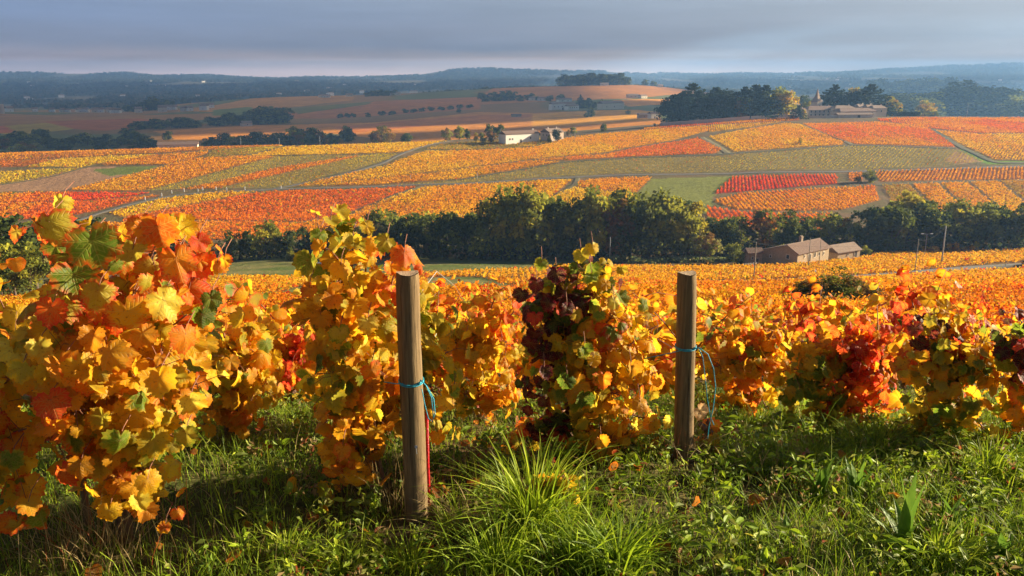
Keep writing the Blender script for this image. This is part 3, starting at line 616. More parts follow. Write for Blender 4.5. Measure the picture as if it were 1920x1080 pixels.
def leaves(C, T, N, S, tpl, B, E):
    """C centres, T tip directions, N normals, S sizes -> vertices, triangles, colours, rims, uv"""
    P2, R, F = tpl; n = len(C); m = len(P2)
    T = T - N*np.sum(T*N, 1)[:, None]; T /= np.linalg.norm(T, axis=1)[:, None]+1e-9; X = np.cross(T, N)
    x = P2[None, :, 0]; y = P2[None, :, 1]
    cup = rng.normal(-.20, .30, (n, 1)); fold = rng.normal(.14, .34, (n, 1)); ph = rng.uniform(0, 6.3, (n, 1)); amp = rng.uniform(.03, .12, (n, 1)); curl = rng.normal(-.05, .22, (n, 1))
    th = np.arctan2(x, y); rr = np.sqrt(x*x+y*y)
    z = cup*rr*rr + fold*np.abs(x) + amp*np.sin(5*th+ph)*rr + curl*y*np.abs(y) + .04*np.cos(2*math.pi*th/.907)*rr
    asym = 1+rng.normal(0, .08, (n, 1))
    V = C[:, None, :] + S[:, None, None]*((x*asym)[..., None]*X[:, None, :] + (y*np.ones((n, 1)))[..., None]*T[:, None, :] + z[..., None]*N[:, None, :])
    FF = (F[None] + (np.arange(n)*m)[:, None, None]).reshape(-1, 3)
    col = np.repeat(B, m, 0); rim = np.hstack([np.repeat(E, m, 0), np.tile(R, n)[:, None]])
    return V.reshape(-1, 3), FF, col, rim, np.tile(P2, (n, 1))
def unit(a): return a/(np.linalg.norm(a, axis=-1, keepdims=True)+1e-9)

PAL['wine2'] = (.22, .012, .02); PAL['purple'] = (.07, .012, .024)
PALS = {
 'fire': [('gold','redor',3),('orange','red',1.8),('green','red',1.2),('yellow','orange',1.6),('redor','red',1.1),('lime','redor',1.3)],
 'gold': [('yellow','gold',3.4),('gold','orange',2.6),('lime','yellow',1.8),('lemon','yellow',1.2),('green','lime',.5),('amber','orange',1)],
 'greeny': [('lime','yellow',3.4),('green','lime',2.6),('yellow','gold',2),('gold','orange',.8),('dgreen','green',.6)],
 'wine': [('purple','wine2',4),('wine2','purple',1.2),('dgreen','purple',2.2),('green','lime',2.2),('red','crimson',.6),('yellow','redor',.5)],
 'amber': [('amber','orange',2),('gold','amber',3),('orange','redor',1.2),('lime','gold',1.3),('yellow','gold',1.6),('green','gold',.6)],
 'red': [('red','crimson',2.6),('redor','red',2.2),('orange','red',2),('gold','redor',1.6),('lime','gold',.5)],
 'bigreen': [('green','redor',4),('lime','red',1.5),('dgreen','green',.6)],
 'redgreen': [('green','red',3),('lime','redor',1.5),('orange','red',1.5)],
}
def cane_curve(p0, p1, bow=.18, n=9):
    p0, p1 = np.array(p0, float), np.array(p1, float); d = p1-p0; L = np.linalg.norm(d)
    c1 = p0 + np.array([d[0]*.15, d[1]*.15, max(d[2]*.45, .10*L)]) + rng.normal(0, .03, 3)*L
    c2 = p0 + d*.72 + np.array([0, 0, bow*L*.35]) + rng.normal(0, .04, 3)*L
    t = np.linspace(0, 1, n)[:, None]
    return (1-t)**3*p0 + 3*t*(1-t)**2*c1 + 3*t*t*(1-t)*c2 + t**3*p1
def leaves_on(curve, n, axis, size, pal, tpl, spread=.12, t0=.18, front=0.0, petioles=None):
    L = len(curve)-1
    t = np.sort(rng.uniform(t0, 1.02, n))*L; t = np.clip(t, 0, L-1e-3); i = t.astype(int); f = (t-i)[:, None]
    p = curve[i]*(1-f)+curve[i+1]*f
    off = rng.normal(size=(n, 3))*np.array([1, 1, .8]); off[:, 1] -= front; off = unit(off)*rng.uniform(.35, 1.15, n)[:, None]*spread
    c = p+off
    out = c-np.array(axis)[None]; out[:, 2] *= .35
    N = unit(unit(out)*.75 + unit(off)*.35 + rng.normal(size=(n, 3))*.58 + np.array([.16, -.14, .26]))
    T = unit(unit(off)*.45 + rng.normal(size=(n, 3))*.30 + np.array([0, 0, -.85]))
    S = size*rng.uniform(.5, 1.28, n)*(1-.35*(t/L)**3)*.62
    B, E = pal_colors(pal, n)
    if petioles is not None:
        for a, b, s in zip(p, c, S):
            m_ = (a+b)/2 + np.array([0, 0, .015]); petioles.tube([a, m_, b], [.0016, .0013, .0012], 3, 0, cap=False)
    return leaves(c, T, N, S, tpl, B, E)
def cat_leaves(parts):
    o = 0; Vs, Fs, Cs, Es, Us = [], [], [], [], []
    for V, F, C, E, U in parts: Vs.append(V); Fs.append(F+o); Cs.append(C); Es.append(E); Us.append(U); o += len(V)
    return tuple(np.concatenate(q) for q in (Vs, Fs, Cs, Es, Us))
def trunk_mesh(h, lean=(0, 0), r=.026):
    pts = [(0, 0, -.12)]; x = y = 0
    for k in range(1, 6):
        x += lean[0]/5 + random.uniform(-.018, .018); y += lean[1]/5 + random.uniform(-.018, .018); pts.append((x, y, h*k/5))
    b = MB(); b.tube(pts, [r*1.25, r*1.1, r, r*.95, r*1.15, r*1.35], 9)
    for k in range(3):
        a = random.uniform(0, 6.3); b.tube([pts[-1], (x+math.cos(a)*.06, y+math.sin(a)*.06, h+.05)], [r*.8, r*.45], 6)
    return b, pts[-1]
def hero_vine(label, base, canes, size=.135, trunk_h=.36, dens=1.0, spread=.12, front=.3, lean=(0, 0), tpl=None, feats=()):
    px, Y = base; g = on_ground(px, Y)
    root = empty('grapevine', g, 0, label, 'grapevine', 'grapevines at the row ends by the grass')
    tb, head = trunk_mesh(trunk_h, lean)
    tb.build('trunk', M_WOOD, root, smooth=True)
    parts = []; pet = MB(); head = np.array(head)
    for c in canes:
        cx, cy, cY, n, pal = c
        tip = np.array(at(cx, cy, cY)-g)
        st = head if tip[2] > .25 else np.array([0, 0, max(.15, trunk_h*.6)])
        cv = cane_curve(st + rng.normal(0, .012, 3), tip)
        b = MB(); rr = np.linspace(.0080, .0028, len(cv)); b.tube([tuple(q) for q in cv], list(rr), 5)
        b.build('cane', M_CANE, root, smooth=True)
        ax = np.array([(tip[0]+0)*.35, (tip[1])*.2, .5])
        parts.append(leaves_on(cv, int(n*dens), ax, size, PALS[pal], tpl or TPL_H, spread, t0=.30 if tip[2] > .5 else .45, front=front, petioles=pet))
    if feats:
        n = len(feats); c_ = np.array([at(f[0], f[1], f[2])-g for f in feats]); s_ = np.array([f[3] for f in feats])*.88
        N_ = unit(rng.normal(size=(n, 3))*.30+np.array([.28, -1.0, .35])); T_ = unit(rng.normal(size=(n, 3))*.28+np.array([0, 0, -1.0]))
        c_ = c_ - T_*s_[:, None]*.35
        B_ = np.array([PAL[f[4]] for f in feats])*rng.uniform(.85, 1.1, (n, 1)); E_ = np.array([PAL[f[5]] for f in feats])
        parts.append(leaves(c_, T_, N_, s_, TPL_H, B_, E_))
        for q, t_ in zip(c_, T_): pet.tube([q+np.array([0, .09, .05]), q+np.array([0, .03, .03]), q], [.0019, .0016, .0014], 4, 0, cap=False)
    V, F, C, E, U = cat_leaves(parts)
    pv = np.array([tuple(q) for q in pet.v]); pf = np.array(pet.f)+len(V); k_ = len(pv)
    link('foliage', np_mesh('foliage', np.concatenate([V, pv]), [F, pf], [M_LEAF, M_CANE], col=np.concatenate([C, np.full((k_, 3), .3)]), uv=np.concatenate([U, np.zeros((k_, 2))]),
         col2=np.concatenate([E, np.zeros((k_, 4))]), smooth=True, mi=np.concatenate([np.zeros(len(F), int), np.ones(len(pf), int)])), root)
    return root
HERO = [
 ('lower yellow and green grapevine left of the tall fiery one', (-25, 3.0),
  [(-60,640,2.9,22,'gold'),(40,640,2.8,26,'greeny'),(-90,720,2.9,20,'gold'),(70,690,2.65,22,'gold'),(0,760,2.7,22,'fire'),(60,800,2.7,20,'amber'),(-60,830,2.8,18,'amber'),(30,880,2.75,14,'greeny'),(70,930,2.75,12,'fire'),(10,960,2.8,8,'gold')]),
 ('tall grapevine with big red-edged green and fiery orange leaves beside the left meadow', (235, 3.05),
  [(110,412,2.65,17,'fire'),(165,440,2.5,18,'bigreen'),(230,480,2.7,20,'bigreen'),(300,445,2.65,26,'fire'),(345,450,2.75,24,'fire'),(395,490,2.8,26,'fire'),(410,580,2.95,12,'greeny'),(140,560,2.6,30,'fire'),(250,545,2.55,30,'fire'),(350,590,2.7,28,'amber'),
   (110,660,2.6,30,'amber'),(200,660,2.5,30,'amber'),(300,680,2.6,32,'amber'),(370,720,2.8,26,'amber'),(140,760,2.6,26,'amber'),(240,780,2.6,26,'amber'),(330,820,2.75,22,'greeny'),(120,860,2.75,16,'fire'),(200,900,2.8,14,'amber'),(260,950,2.85,16,'gold'),(300,930,2.9,8,'fire')]),
 ('yellow and green grapevine growing against the left wooden post', (712, 3.42),
  [(595,418,3.3,13,'greeny'),(640,425,3.35,20,'greeny'),(690,440,3.3,24,'gold'),(750,480,3.3,22,'fire'),(640,490,3.2,28,'gold'),(590,560,3.2,22,'amber'),(690,560,3.3,34,'gold'),(640,620,3.2,30,'gold'),(620,700,3.2,28,'greeny'),(690,690,3.25,32,'amber'),
   (800,530,3.6,18,'greeny'),(825,590,3.6,24,'greeny'),(840,660,3.6,26,'greeny'),(815,730,3.5,22,'gold'),(835,800,3.45,10,'gold'),(640,780,3.25,26,'amber'),(700,790,3.3,22,'amber'),(630,850,3.3,16,'amber'),(680,870,3.35,12,'amber'),(640,920,3.3,6,'amber')]),
 ('grapevine with dark purple and green leaves between the two posts', (1065, 3.9),
  [(1085,492,3.75,26,'greeny'),(1110,500,3.75,22,'wine'),(1040,500,3.75,34,'wine'),(1000,540,3.75,26,'wine'),(1060,545,3.65,34,'wine'),(1125,520,3.7,34,'greeny'),(1150,590,3.7,34,'fire'),(1020,620,3.65,34,'wine'),(1090,640,3.6,34,'greeny'),(1190,640,3.8,34,'gold'),(1235,610,3.95,26,'amber'),(1230,700,3.85,30,'gold'),
   (1010,720,3.7,26,'wine'),(1080,730,3.6,30,'greeny'),(1160,740,3.65,32,'amber'),(1220,790,3.8,26,'gold'),(1030,800,3.75,20,'wine'),(1100,820,3.7,24,'greeny'),(1170,840,3.75,24,'amber'),(1225,860,3.85,16,'gold'),(960,840,3.9,12,'fire')]),
 ('orange-tipped golden grapevine behind the purple one on its left', (905, 4.5),
  [(935,545,4.4,26,'fire'),(975,565,4.4,26,'fire'),(880,600,4.4,28,'gold'),(850,640,4.4,26,'gold'),(950,640,4.3,30,'gold'),(900,690,4.3,30,'gold'),(870,740,4.35,22,'greeny'),(960,740,4.3,26,'amber'),(920,770,4.4,14,'fire')]),
 ('golden grapevine right behind the tall fiery one', (432, 4.15),
  [(420,625,4.0,24,'gold'),(470,620,4.1,24,'gold'),(385,660,4.0,24,'gold'),(500,660,4.1,26,'gold'),(440,680,3.9,28,'gold'),(490,730,4.0,26,'gold'),(400,740,4.0,22,'gold'),(450,780,4.0,18,'amber'),(380,800,4.0,10,'amber')]),
 ('red and yellow grapevine behind the left post on the far side of the grassy gap', (560, 5.3),
  [(520,650,5.3,26,'gold'),(560,640,5.3,32,'red'),(600,660,5.3,26,'red'),(640,640,5.4,20,'amber'),(545,700,5.1,30,'red'),(600,720,5.2,22,'gold'),(510,730,5.2,18,'gold')]),
 ('orange grapevine just right of the right wooden post', (1395, 5.0),
  [(1440,770,4.95,14,'gold'),(1380,785,4.95,12,'fire'),(1345,625,5.0,26,'fire'),(1400,605,5.1,28,'fire'),(1450,620,5.1,26,'amber'),(1340,690,4.9,26,'gold'),(1400,680,4.9,32,'gold'),(1460,680,4.9,26,'fire'),(1390,740,4.9,20,'amber'),(1340,760,4.9,12,'amber')]),
 ('low sprawling grapevine with scarlet and yellow-green leaves on the right', (1590, 4.7),
  [(1450,700,4.75,18,'amber'),(1500,790,4.7,14,'greeny'),(1580,800,4.65,12,'red'),(1660,760,4.65,20,'red'),(1640,650,4.6,24,'red'),(1670,800,4.65,12,'greeny'),(1500,640,4.7,28,'amber'),(1560,650,4.7,28,'red'),(1610,640,4.7,26,'red'),(1655,620,4.6,18,'red'),(1500,700,4.6,30,'greeny'),(1570,710,4.6,30,'red'),(1640,700,4.6,26,'red'),(1470,740,4.6,22,'greeny'),(1540,760,4.6,20,'greeny'),(1620,770,4.6,18,'amber')]),
 ('grapevine with tall golden shoots and one dark red shoot near the right edge', (1765, 4.35),
  [(1680,800,4.4,14,'greeny'),(1720,820,4.35,12,'amber'),(1830,815,4.35,14,'greeny'),(1870,830,4.3,12,'gold'),(1760,585,4.3,30,'gold'),(1715,600,4.25,16,'wine'),(1810,600,4.3,28,'red'),(1745,650,4.2,30,'greeny'),(1850,640,4.3,26,'gold'),(1700,670,4.2,20,'red'),(1800,680,4.2,30,'greeny'),(1730,740,4.2,26,'greeny'),(1810,760,4.2,24,'greeny'),(1860,720,4.2,22,'amber'),(1760,800,4.25,14,'greeny')]),
 ('grapevine with deep crimson leaves cut by the right edge', (1950, 4.2),
  [(1905,590,4.1,16,'wine'),(1915,640,4.05,22,'wine'),(1950,620,4.1,20,'red'),(1900,690,4.1,22,'red'),(1930,740,4.1,22,'greeny'),(1880,790,4.1,16,'gold'),(1940,800,4.1,16,'amber'),(1990,680,4.1,24,'red'),(1895,640,4.05,20,'wine')]),
]
FEATS = {
 235: [(98,432,2.46,.082,'lime','red'),(180,470,2.36,.100,'green','redor'),(140,530,2.44,.085,'green','redor'),(300,438,2.46,.080,'redor','orange'),(268,430,2.5,.060,'orange','red'),(335,500,2.46,.085,'orange','red'),(247,480,2.42,.060,'lime','lime'),
   (245,600,2.36,.088,'gold','redor'),(310,575,2.42,.078,'lemon','gold'),(398,566,2.66,.050,'green','dgreen'),(378,598,2.68,.052,'dgreen','green'),(375,458,2.6,.045,'red','redor'),(112,386,2.56,.045,'lemon','yellow'),(422,492,2.7,.036,'gold','red'),(405,500,2.7,.042,'orange','gold'),
   (222,838,2.5,.068,'green','lime'),(350,822,2.6,.052,'lime','green'),(280,905,2.62,.058,'gold','yellow'),(205,965,2.7,.056,'yellow','gold'),(262,945,2.68,.052,'lemon','yellow'),(306,992,2.8,.040,'redor','gold'),(150,880,2.6,.06,'amber','orange'),(95,590,2.45,.07,'redor','red'),(350,640,2.5,.07,'orange','redor'),(180,560,2.4,.075,'lime','red'),(120,700,2.45,.08,'orange','amber'),(300,720,2.45,.07,'gold','yellow'),(360,760,2.55,.062,'lemon','gold')],
 -25: [(40,700,2.55,.06,'lime','yellow'),(75,660,2.5,.06,'lemon','gold'),(20,870,2.55,.06,'green','lime'),(55,950,2.6,.055,'gold','orange'),(100,760,2.45,.07,'redor','red')],
 712: [(757,482,3.14,.068,'redor','orange'),(722,455,3.16,.050,'lime','green'),(597,448,3.2,.052,'green','lime'),(622,418,3.2,.044,'lime','yellow'),(642,505,3.1,.060,'gold','yellow'),(578,545,3.12,.048,'orange','redor'),(622,565,3.1,.056,'orange','gold'),(700,700,3.06,.062,'orange','redor'),(690,430,3.2,.045,'yellow','lime'),(660,455,3.16,.05,'lime','yellow'),(640,630,3.06,.056,'lime','green'),(822,822,3.36,.048,'gold','orange'),(690,610,3.06,.055,'lemon','gold'),(640,850,3.1,.055,'amber','redor'),(850,740,3.45,.05,'green','lime'),(820,600,3.5,.045,'lime','lemon')],
 1065: [(1042,520,3.55,.058,'purple','wine2'),(1005,535,3.58,.05,'wine2','purple'),(1090,482,3.6,.050,'lime','yellow'),(1112,468,3.62,.044,'yellow','lime'),(1062,585,3.52,.055,'purple','wine2'),(1108,525,3.52,.052,'green','lime'),(1185,695,3.5,.060,'amber','gold'),(1200,760,3.55,.055,'gold','amber'),(1060,720,3.48,.055,'dgreen','green'),(1100,660,3.48,.05,'green','lime'),(1150,570,3.5,.05,'lemon','redor'),(1015,495,3.6,.04,'green','lime'),(1020,700,3.5,.05,'purple','wine2'),(1130,830,3.55,.05,'gold','orange')],
 1765: [(1745,605,4.1,.05,'lime','gold'),(1715,620,4.05,.06,'wine2','red'),(1770,650,4.05,.055,'lime','green'),(1800,600,4.1,.05,'gold','lemon'),(1830,680,4.1,.055,'yellow','lime'),(1750,790,4.1,.055,'dgreen','green')],
 1590: [(1660,620,4.5,.05,'red','crimson'),(1580,655,4.5,.05,'red','redor'),(1550,700,4.5,.055,'green','lime'),(1610,690,4.5,.05,'crimson','red'),(1500,740,4.5,.055,'green','lime')],
 1950: [(1905,590,3.9,.052,'wine2','crimson'),(1912,650,3.9,.058,'crimson','red'),(1915,710,3.9,.05,'wine2','red')]}
for L, base, canes in HERO: hero_vine(L, base, canes, size=.112 if base[1] < 3.2 else (.106 if base[1] < 3.6 else .098), dens=1.32, spread=.12, feats=FEATS.get(base[0], ()))

# ---------------------------------------------------------------- the rows behind them
def proto_vine(pals, h=.95, nl=190, size=.108):
    tb, head = trunk_mesh(.33, r=.022); head = np.array(head); parts = []; cb = MB()
    for k in range(9):
        a = rng.uniform(0, 6.3); r = rng.uniform(.12, .46); z = h*rng.uniform(.45, 1.0) if k < 6 else .18
        cv = cane_curve(head, (math.cos(a)*r, math.sin(a)*r, z), n=6); cb.tube([tuple(q) for q in cv], list(np.linspace(.006, .002, 6)), 4)
        parts.append(leaves_on(cv, nl//9, (0, 0, .45), size, PALS[pals[k % len(pals)]], TPL_M, .13, t0=.3, front=.1))
    V, F, C, E, U = cat_leaves(parts)
    return tb.mesh('trunk', M_WOOD, True), cb.mesh('canes', M_CANE, True), np_mesh('foliage', V, F, M_LEAF, col=C, uv=U, col2=E, smooth=True)
KINDS = [('golden', ['gold','gold','amber']), ('golden', ['gold','amber','gold','greeny']), ('orange', ['amber','fire']), ('orange', ['fire','amber','fire']), ('orange', ['amber']),
         ('scarlet', ['red','fire','red']), ('yellow-green', ['greeny','gold']), ('purplish', ['wine','fire','red'])]
PROTO = [(k, proto_vine(p)) for k, p in KINDS]
ROWX = np.arange(-16.45, 17, .98)
cnt = {}
spots = []
for ix, X in enumerate(ROWX):
    for Y in np.arange(4.75, 23, .95):
        x = X+rng.normal(0, .06)+.10*math.sin(Y*.5+ix); y = Y+rng.uniform(-.22, .22)
        if any(math.hypot(x-on_ground(b[0], b[1]).x, y-b[1]) < .55 for _, b, _ in HERO): continue
        px, py = project([x, y, H(x, y)+.6])
        if -40 < px < 1960: spots.append((x, y, px))
spots.sort(key=lambda s: math.hypot(s[0], s[1])); spots = spots[:286]
YCUT = max(s[1] for s in spots)
def vine_kind(x, y):
    n = vnoise(np.array(x/2.6+9), np.array(y/2.6), 91); r = rng.random()
    if n > .74: return 5
    if r < .05: return 7
    if r < .20: return 6
    if r < .26: return 5
    return int(rng.choice([0, 1, 2, 3, 4]))
for x, y, px in spots:
    ki = vine_kind(x, y); kind, (tm, cm, fm) = PROTO[ki]
    z = H(x, y); s = rng.uniform(.82, 1.08)
    if y > 12:   # too small in view to show trunk and canes apart
        o = link('grapevine', fm); o.location = (x, y, z); r = o
    else:
        r = empty('grapevine', (x, y, z)); link('trunk', tm, r); link('canes', cm, r); link('foliage', fm, r)
    r.rotation_euler.z = rng.uniform(0, 6.3); r.scale = (s, s, s*rng.uniform(.9, 1.05))
    where = 'left of the left post' if px < 740 else ('between the two posts' if px < 1290 else 'right of the right post')
    tag(r, f'{kind} grapevine in the dense sloping rows, {where}', 'grapevine', 'grapevines in the rows below the posts')

# the rest of the near slope down to the valley: past the first three hundred
def near_slope():
    Vs, Fs, Cs = [], [], []; off = 0
    have = np.array([(s[0], s[1]) for s in spots])
    hv = set((round(a/.9), round(b/.9)) for a, b in have)
    for y0, y1, stepx, stepy, q, sz, hgt in ((8, 34, .98, 1.0, 110, .115, .95), (34, 60, .98, 1.0, 62, .15, .95), (60, 110, 1.15, 1.15, 34, .21, .95), (110, 170, 1.25, 1.25, 22, .28, .95), (170, 268, 1.4, 1.4, 13, .36, .95)):
        X, Y = np.meshgrid(np.arange(-.75*y1-4, .75*y1+4, stepx), np.arange(y0, y1, stepy))
        X = X + rng.normal(0, .05, X.shape) + .10*np.sin(Y*.5); Y = Y + rng.uniform(-.25, .25, Y.shape)*stepy
        # rows swing slowly with the lie of the land
        X = X.ravel(); Y = Y.ravel(); k = np.abs(X) < .70*Y+5
        X, Y = X[k], Y[k]
        if y0 < 30:
            d = np.array([np.min(np.hypot(have[:, 0]-a, have[:, 1]-b)) for a, b in zip(X, Y)]); k = (d > .75) & (np.hypot(X, Y) > 14.0); X, Y = X[k], Y[k]
        ok = np.ones(len(X), bool)
        for poly in WG: ok &= ~in_poly(X, Y, poly)
        # thin lines between blocks of rows
        blk = np.abs(((Y+.12*X+6*fbm(X/60, Y/60, 95))/17.0) % 1.0-.5)
        ok &= ~((blk < .045) & (Y > 30) & (vnoise(X/25, Y/25, 96) > .45))
        # the lie of the road and the wood edge
        edge = np.interp(X/Y, [-.7, -.36, -.30, -.1, .1, .26, .33, .45, .7], [150, 200, 222, 226, 236, 224, 222, 262, 262])
        ok &= Y < edge
        X, Y = X[ok], Y[ok]
        px, py = project(np.stack([X, Y, height(X, Y)], -1))
        # the road in the lower right
        ry = np.interp(px, [1290, 1440, 1574, 1713, 1794, 1913, 1985], [531, 528, 523, 513, 506, 499, 496]); k = ~((np.abs(py-ry) < 4.0+np.clip((px-1700)/60, 0, 4)) & (px > 1290))
        X, Y = X[k], Y[k]
        n = len(X); vig = rng.uniform(.72, 1.12, n)
        C = np.repeat(np.stack([X, Y, height(X, Y)], -1), q, 0); vg = np.repeat(vig, q)
        o = rng.normal(size=C.shape)*np.array([.25, .25, .21]); o[:, 2] = .52+o[:, 2]; o[:, 2] = np.where(o[:, 2] < .08, .2, o[:, 2])
        C = C+o*vg[:, None]
        t = np.clip((fbm(X/7, Y/9, 60, 3)-.5)*4+.5, 0, 1)
        base = mixcol(np.array([.84, .25, .012]), np.array([.86, .36, .012]), t)
        far_t = np.clip((Y-120)/60, 0, 1); base = base*(1-far_t[:, None]*.8)+np.array(PAL['gold'])*far_t[:, None]*.8
        leftw = np.clip((-X/Y-.02)/.2, 0, 1)*np.clip((110-Y)/40, 0, 1)*np.clip((Y-14)/10, 0, 1)
        base = base*(1-.45*leftw[:, None])+np.array(PAL['deep'])*.45*leftw[:, None]
        rz = (vnoise(X/3.2, Y/3.2, 62) > .84) & (Y < 90); base[rz] = np.array(PAL['redor'])
        od = rng.random(n); base[od < .05] = PAL['lime']; base[(od > .05) & (od < .09)] = PAL['red']
        c = np.repeat(base*rng.uniform(.75, 1.12, n)[:, None], q, 0)*rng.uniform(.5, 1.25, len(C))[:, None]
        yl = rng.random(len(C)) < .09; c[yl] = np.array(PAL['yellow'])*.95
        if y0 < 60:
            N = unit(unit(o*np.array([1, 1, .4]))*.7 + rng.normal(size=C.shape)*.5+np.array([.1, -.15, .3])); T = unit(rng.normal(size=C.shape)*.5+np.array([0, 0, -.8]))
            V, F, c2, _, _ = leaves(C, T, N, np.full(len(C), sz*.62)*rng.uniform(.7, 1.15, len(C)), TPL_L if y0 < 30 else (TPL_Q), np.clip(c, 0, .92), np.clip(c, 0, .92))
        else:
            V, F4 = quads(C, sz*rng.uniform(.7, 1.2, len(C)), up=.1); F = np.concatenate([F4[:, :3], F4[:, [0, 2, 3]]]); c2 = np.repeat(np.clip(c, 0, .92), 4, 0)
        Vs.append(V); Fs.append(F+off); Cs.append(c2); off += len(V)
    o = link('vineyard', np_mesh('vineyard', np.concatenate(Vs), np.concatenate(Fs), M_LEAFS, col=np.concatenate(Cs)))
    tag(o, 'dense orange and gold vineyard covering the near slope down to the wooded valley', kind='stuff')
TPL_Q = leaf_tpl(5, 1, 0)
near_slope()
# ---------------------------------------------------------------- trees
M_TREE = leafy('tree_leaves', trans=.42, rough=.75, spec=.08)
M_BARK = surf('bark', (.07, .05, .035), (.15, .11, .08), scale=6, rough=.95, bump=.6, stretch=(1, 1, .3))
def crown_pts(shape, n, lobes, rnd):
    """points on the outsides of many lobes filling a crown of height 1 and width 1 standing on z=0"""
    Ls = []
    for k in range(lobes):
        for _ in range(40):
            p = rnd.uniform(-.5, .5, 3); p[2] = rnd.uniform(.12, .95)
            if shape == 'round': ok = (p[0]/.36)**2+(p[1]/.36)**2+((p[2]-.55)/.36)**2 < 1
            elif shape == 'tall': ok = (p[0]/.30)**2+(p[1]/.30)**2+((p[2]-.52)/.42)**2 < 1
            elif shape == 'cone': ok = math.hypot(p[0], p[1]) < .40*(1.02-p[2])
            elif shape == 'mound': p[2] = rnd.uniform(.02, .85); ok = (p[0]/.42)**2+(p[1]/.42)**2+((p[2])/.85)**2 < 1
            elif shape == 'broad': ok = (p[0]/.40)**2+(p[1]/.40)**2+((p[2]-.45)/.34)**2 < 1
            else: ok = True
            if ok: break
        r = rnd.uniform(.10, .19)*(1.0 if shape != 'cone' else (.6+.6*(1-p[2])))
        Ls.append((p, r))
    pts, tone = [], []
    per = n//lobes
    for p, r in Ls:
        d = rnd.normal(size=(per, 3)); d = d/np.linalg.norm(d, axis=1)[:, None]; d[:, 2] = np.where(d[:, 2] < -.5, -d[:, 2], d[:, 2])
        q = p + d*r*(rnd.uniform(.55, 1.12, (per, 1)))*np.array([1, 1, .85]); pts.append(q); tone.append(np.full(per, rnd.uniform(.7, 1.3)))
    return np.concatenate(pts), np.concatenate(tone)
def cedar_pts(n, rnd):
    pts, tone = [], []
    tiers = 13
    for k in range(tiers):
        z = .16+.82*k/(tiers-1); R = (.5*(1-(k/(tiers-1))**1.6)+.07)*rnd.uniform(.8, 1.15)
        for b in range(7 if k < 10 else 4):
            a = rnd.uniform(0, 6.3); m = n//(tiers*6)
            rr = rnd.uniform(.15, 1, m)*R; aa = a+rnd.normal(0, .25, m)
            q = np.stack([np.cos(aa)*rr, np.sin(aa)*rr, z+.03*rr/R+rnd.normal(0, .012, m)], -1); pts.append(q); tone.append(np.full(m, rnd.uniform(.75, 1.25)))
    return np.concatenate(pts), np.concatenate(tone)
def tree_proto(shape, cols, n=2000, lobes=26, leaf=.045, seed=0, width=.8, tops=None):
    """a tree one metre high: crown and trunk meshes"""
    rnd = np.random.default_rng(seed)
    if shape == 'cedar': Pp, tone = cedar_pts(n, rnd)
    else: Pp, tone = crown_pts(shape, n, lobes, rnd)
    Pp = Pp*np.array([width, width, 1])
    global rng
    keep = rng; rng = rnd
    V, F = quads(Pp, leaf*rnd.uniform(.6, 1.25, len(Pp)), up=.5 if shape == 'cedar' else .15)
    k = rnd.integers(0, len(cols), lobes+200)
    idx = (np.cumsum(np.r_[0, np.diff(tone) != 0])).astype(int) % len(k)
    c = np.array([PALT[cols[i]] for i in k])[idx]*(.55+.45*tone)[:, None]*rnd.uniform(.65, 1.35, len(Pp))[:, None]
    rng = keep
    crown = np_mesh('crown', V, F, M_TREE, col=np.repeat(np.clip(c, 0, .9), 4, 0))
    b = MB(); b.tube([(0, 0, -.06), (.004, 0, .12), (.0, .006, .35), (0, 0, .62)], [.030, .022, .016, .006], 7)
    for j in range(6):
        a = rnd.uniform(0, 6.3); z = rnd.uniform(.18, .5); r = rnd.uniform(.14, .3)*width
        b.tube([(0, 0, z), (math.cos(a)*r*.5, math.sin(a)*r*.5, z+.08), (math.cos(a)*r, math.sin(a)*r, z+.22)], [.010, .007, .003], 5)
    return crown, b.mesh('trunk', M_BARK, True)
PALT = {'dark': (.100, .120, .020), 'deep': (.060, .082, .020), 'mid': (.175, .190, .026), 'light': (.32, .31, .034), 'yel': (.40, .33, .03), 'gold': (.58, .36, .025), 'brown': (.26, .15, .04),
        'rustt': (.38, .15, .025), 'cedar': (.024, .040, .020), 'cedar2': (.040, .056, .024), 'grey': (.10, .115, .055), 'pale': (.28, .26, .08)}
TP = {
 'dark': [tree_proto('round', ['dark', 'deep', 'mid'], seed=s, width=.85) for s in (1, 2)],
 'darktall': [tree_proto('tall', ['dark', 'mid', 'dark'], seed=s, width=.72) for s in (3, 4)],
 'green': [tree_proto('round', ['mid', 'light', 'mid', 'dark'], seed=s, width=.9) for s in (5, 6)],
 'light': [tree_proto('round', ['light', 'yel', 'mid'], seed=s, width=.85) for s in (7, 8)],
 'yellow': [tree_proto('round', ['yel', 'gold', 'light'], seed=9, width=.8)],
 'brown': [tree_proto('round', ['brown', 'rustt', 'mid'], seed=10, width=.8)],
 'olive': [tree_proto('broad', ['pale', 'brown', 'light'], seed=11, width=.9)],
 'cone': [tree_proto('cone', ['mid', 'light', 'dark'], seed=12, width=.75, lobes=34)],
 'cedar': [tree_proto('cedar', ['cedar', 'cedar2'], n=2600, seed=s, width=1.0, leaf=.05) for s in (13, 14)],
 'cedarm': [tree_proto('round', ['cedar', 'cedar2', 'cedar'], seed=s, width=1.0, lobes=30) for s in (15, 16)],
 'bushd': [tree_proto('mound', ['dark', 'mid', 'brown', 'dark'], n=4200, seed=21, width=1.0, lobes=40, leaf=.036)],
 'bushb': [tree_proto('mound', ['brown', 'rustt', 'dark'], n=3000, seed=22, width=1.0, lobes=34, leaf=.04)],
 'bushg': [tree_proto('mound', ['mid', 'dark', 'light'], n=3600, seed=23, width=1.0, lobes=36, leaf=.04)],
 'orangeb': [tree_proto('broad', ['gold', 'rustt', 'gold'], seed=17, width=1.3)],
}
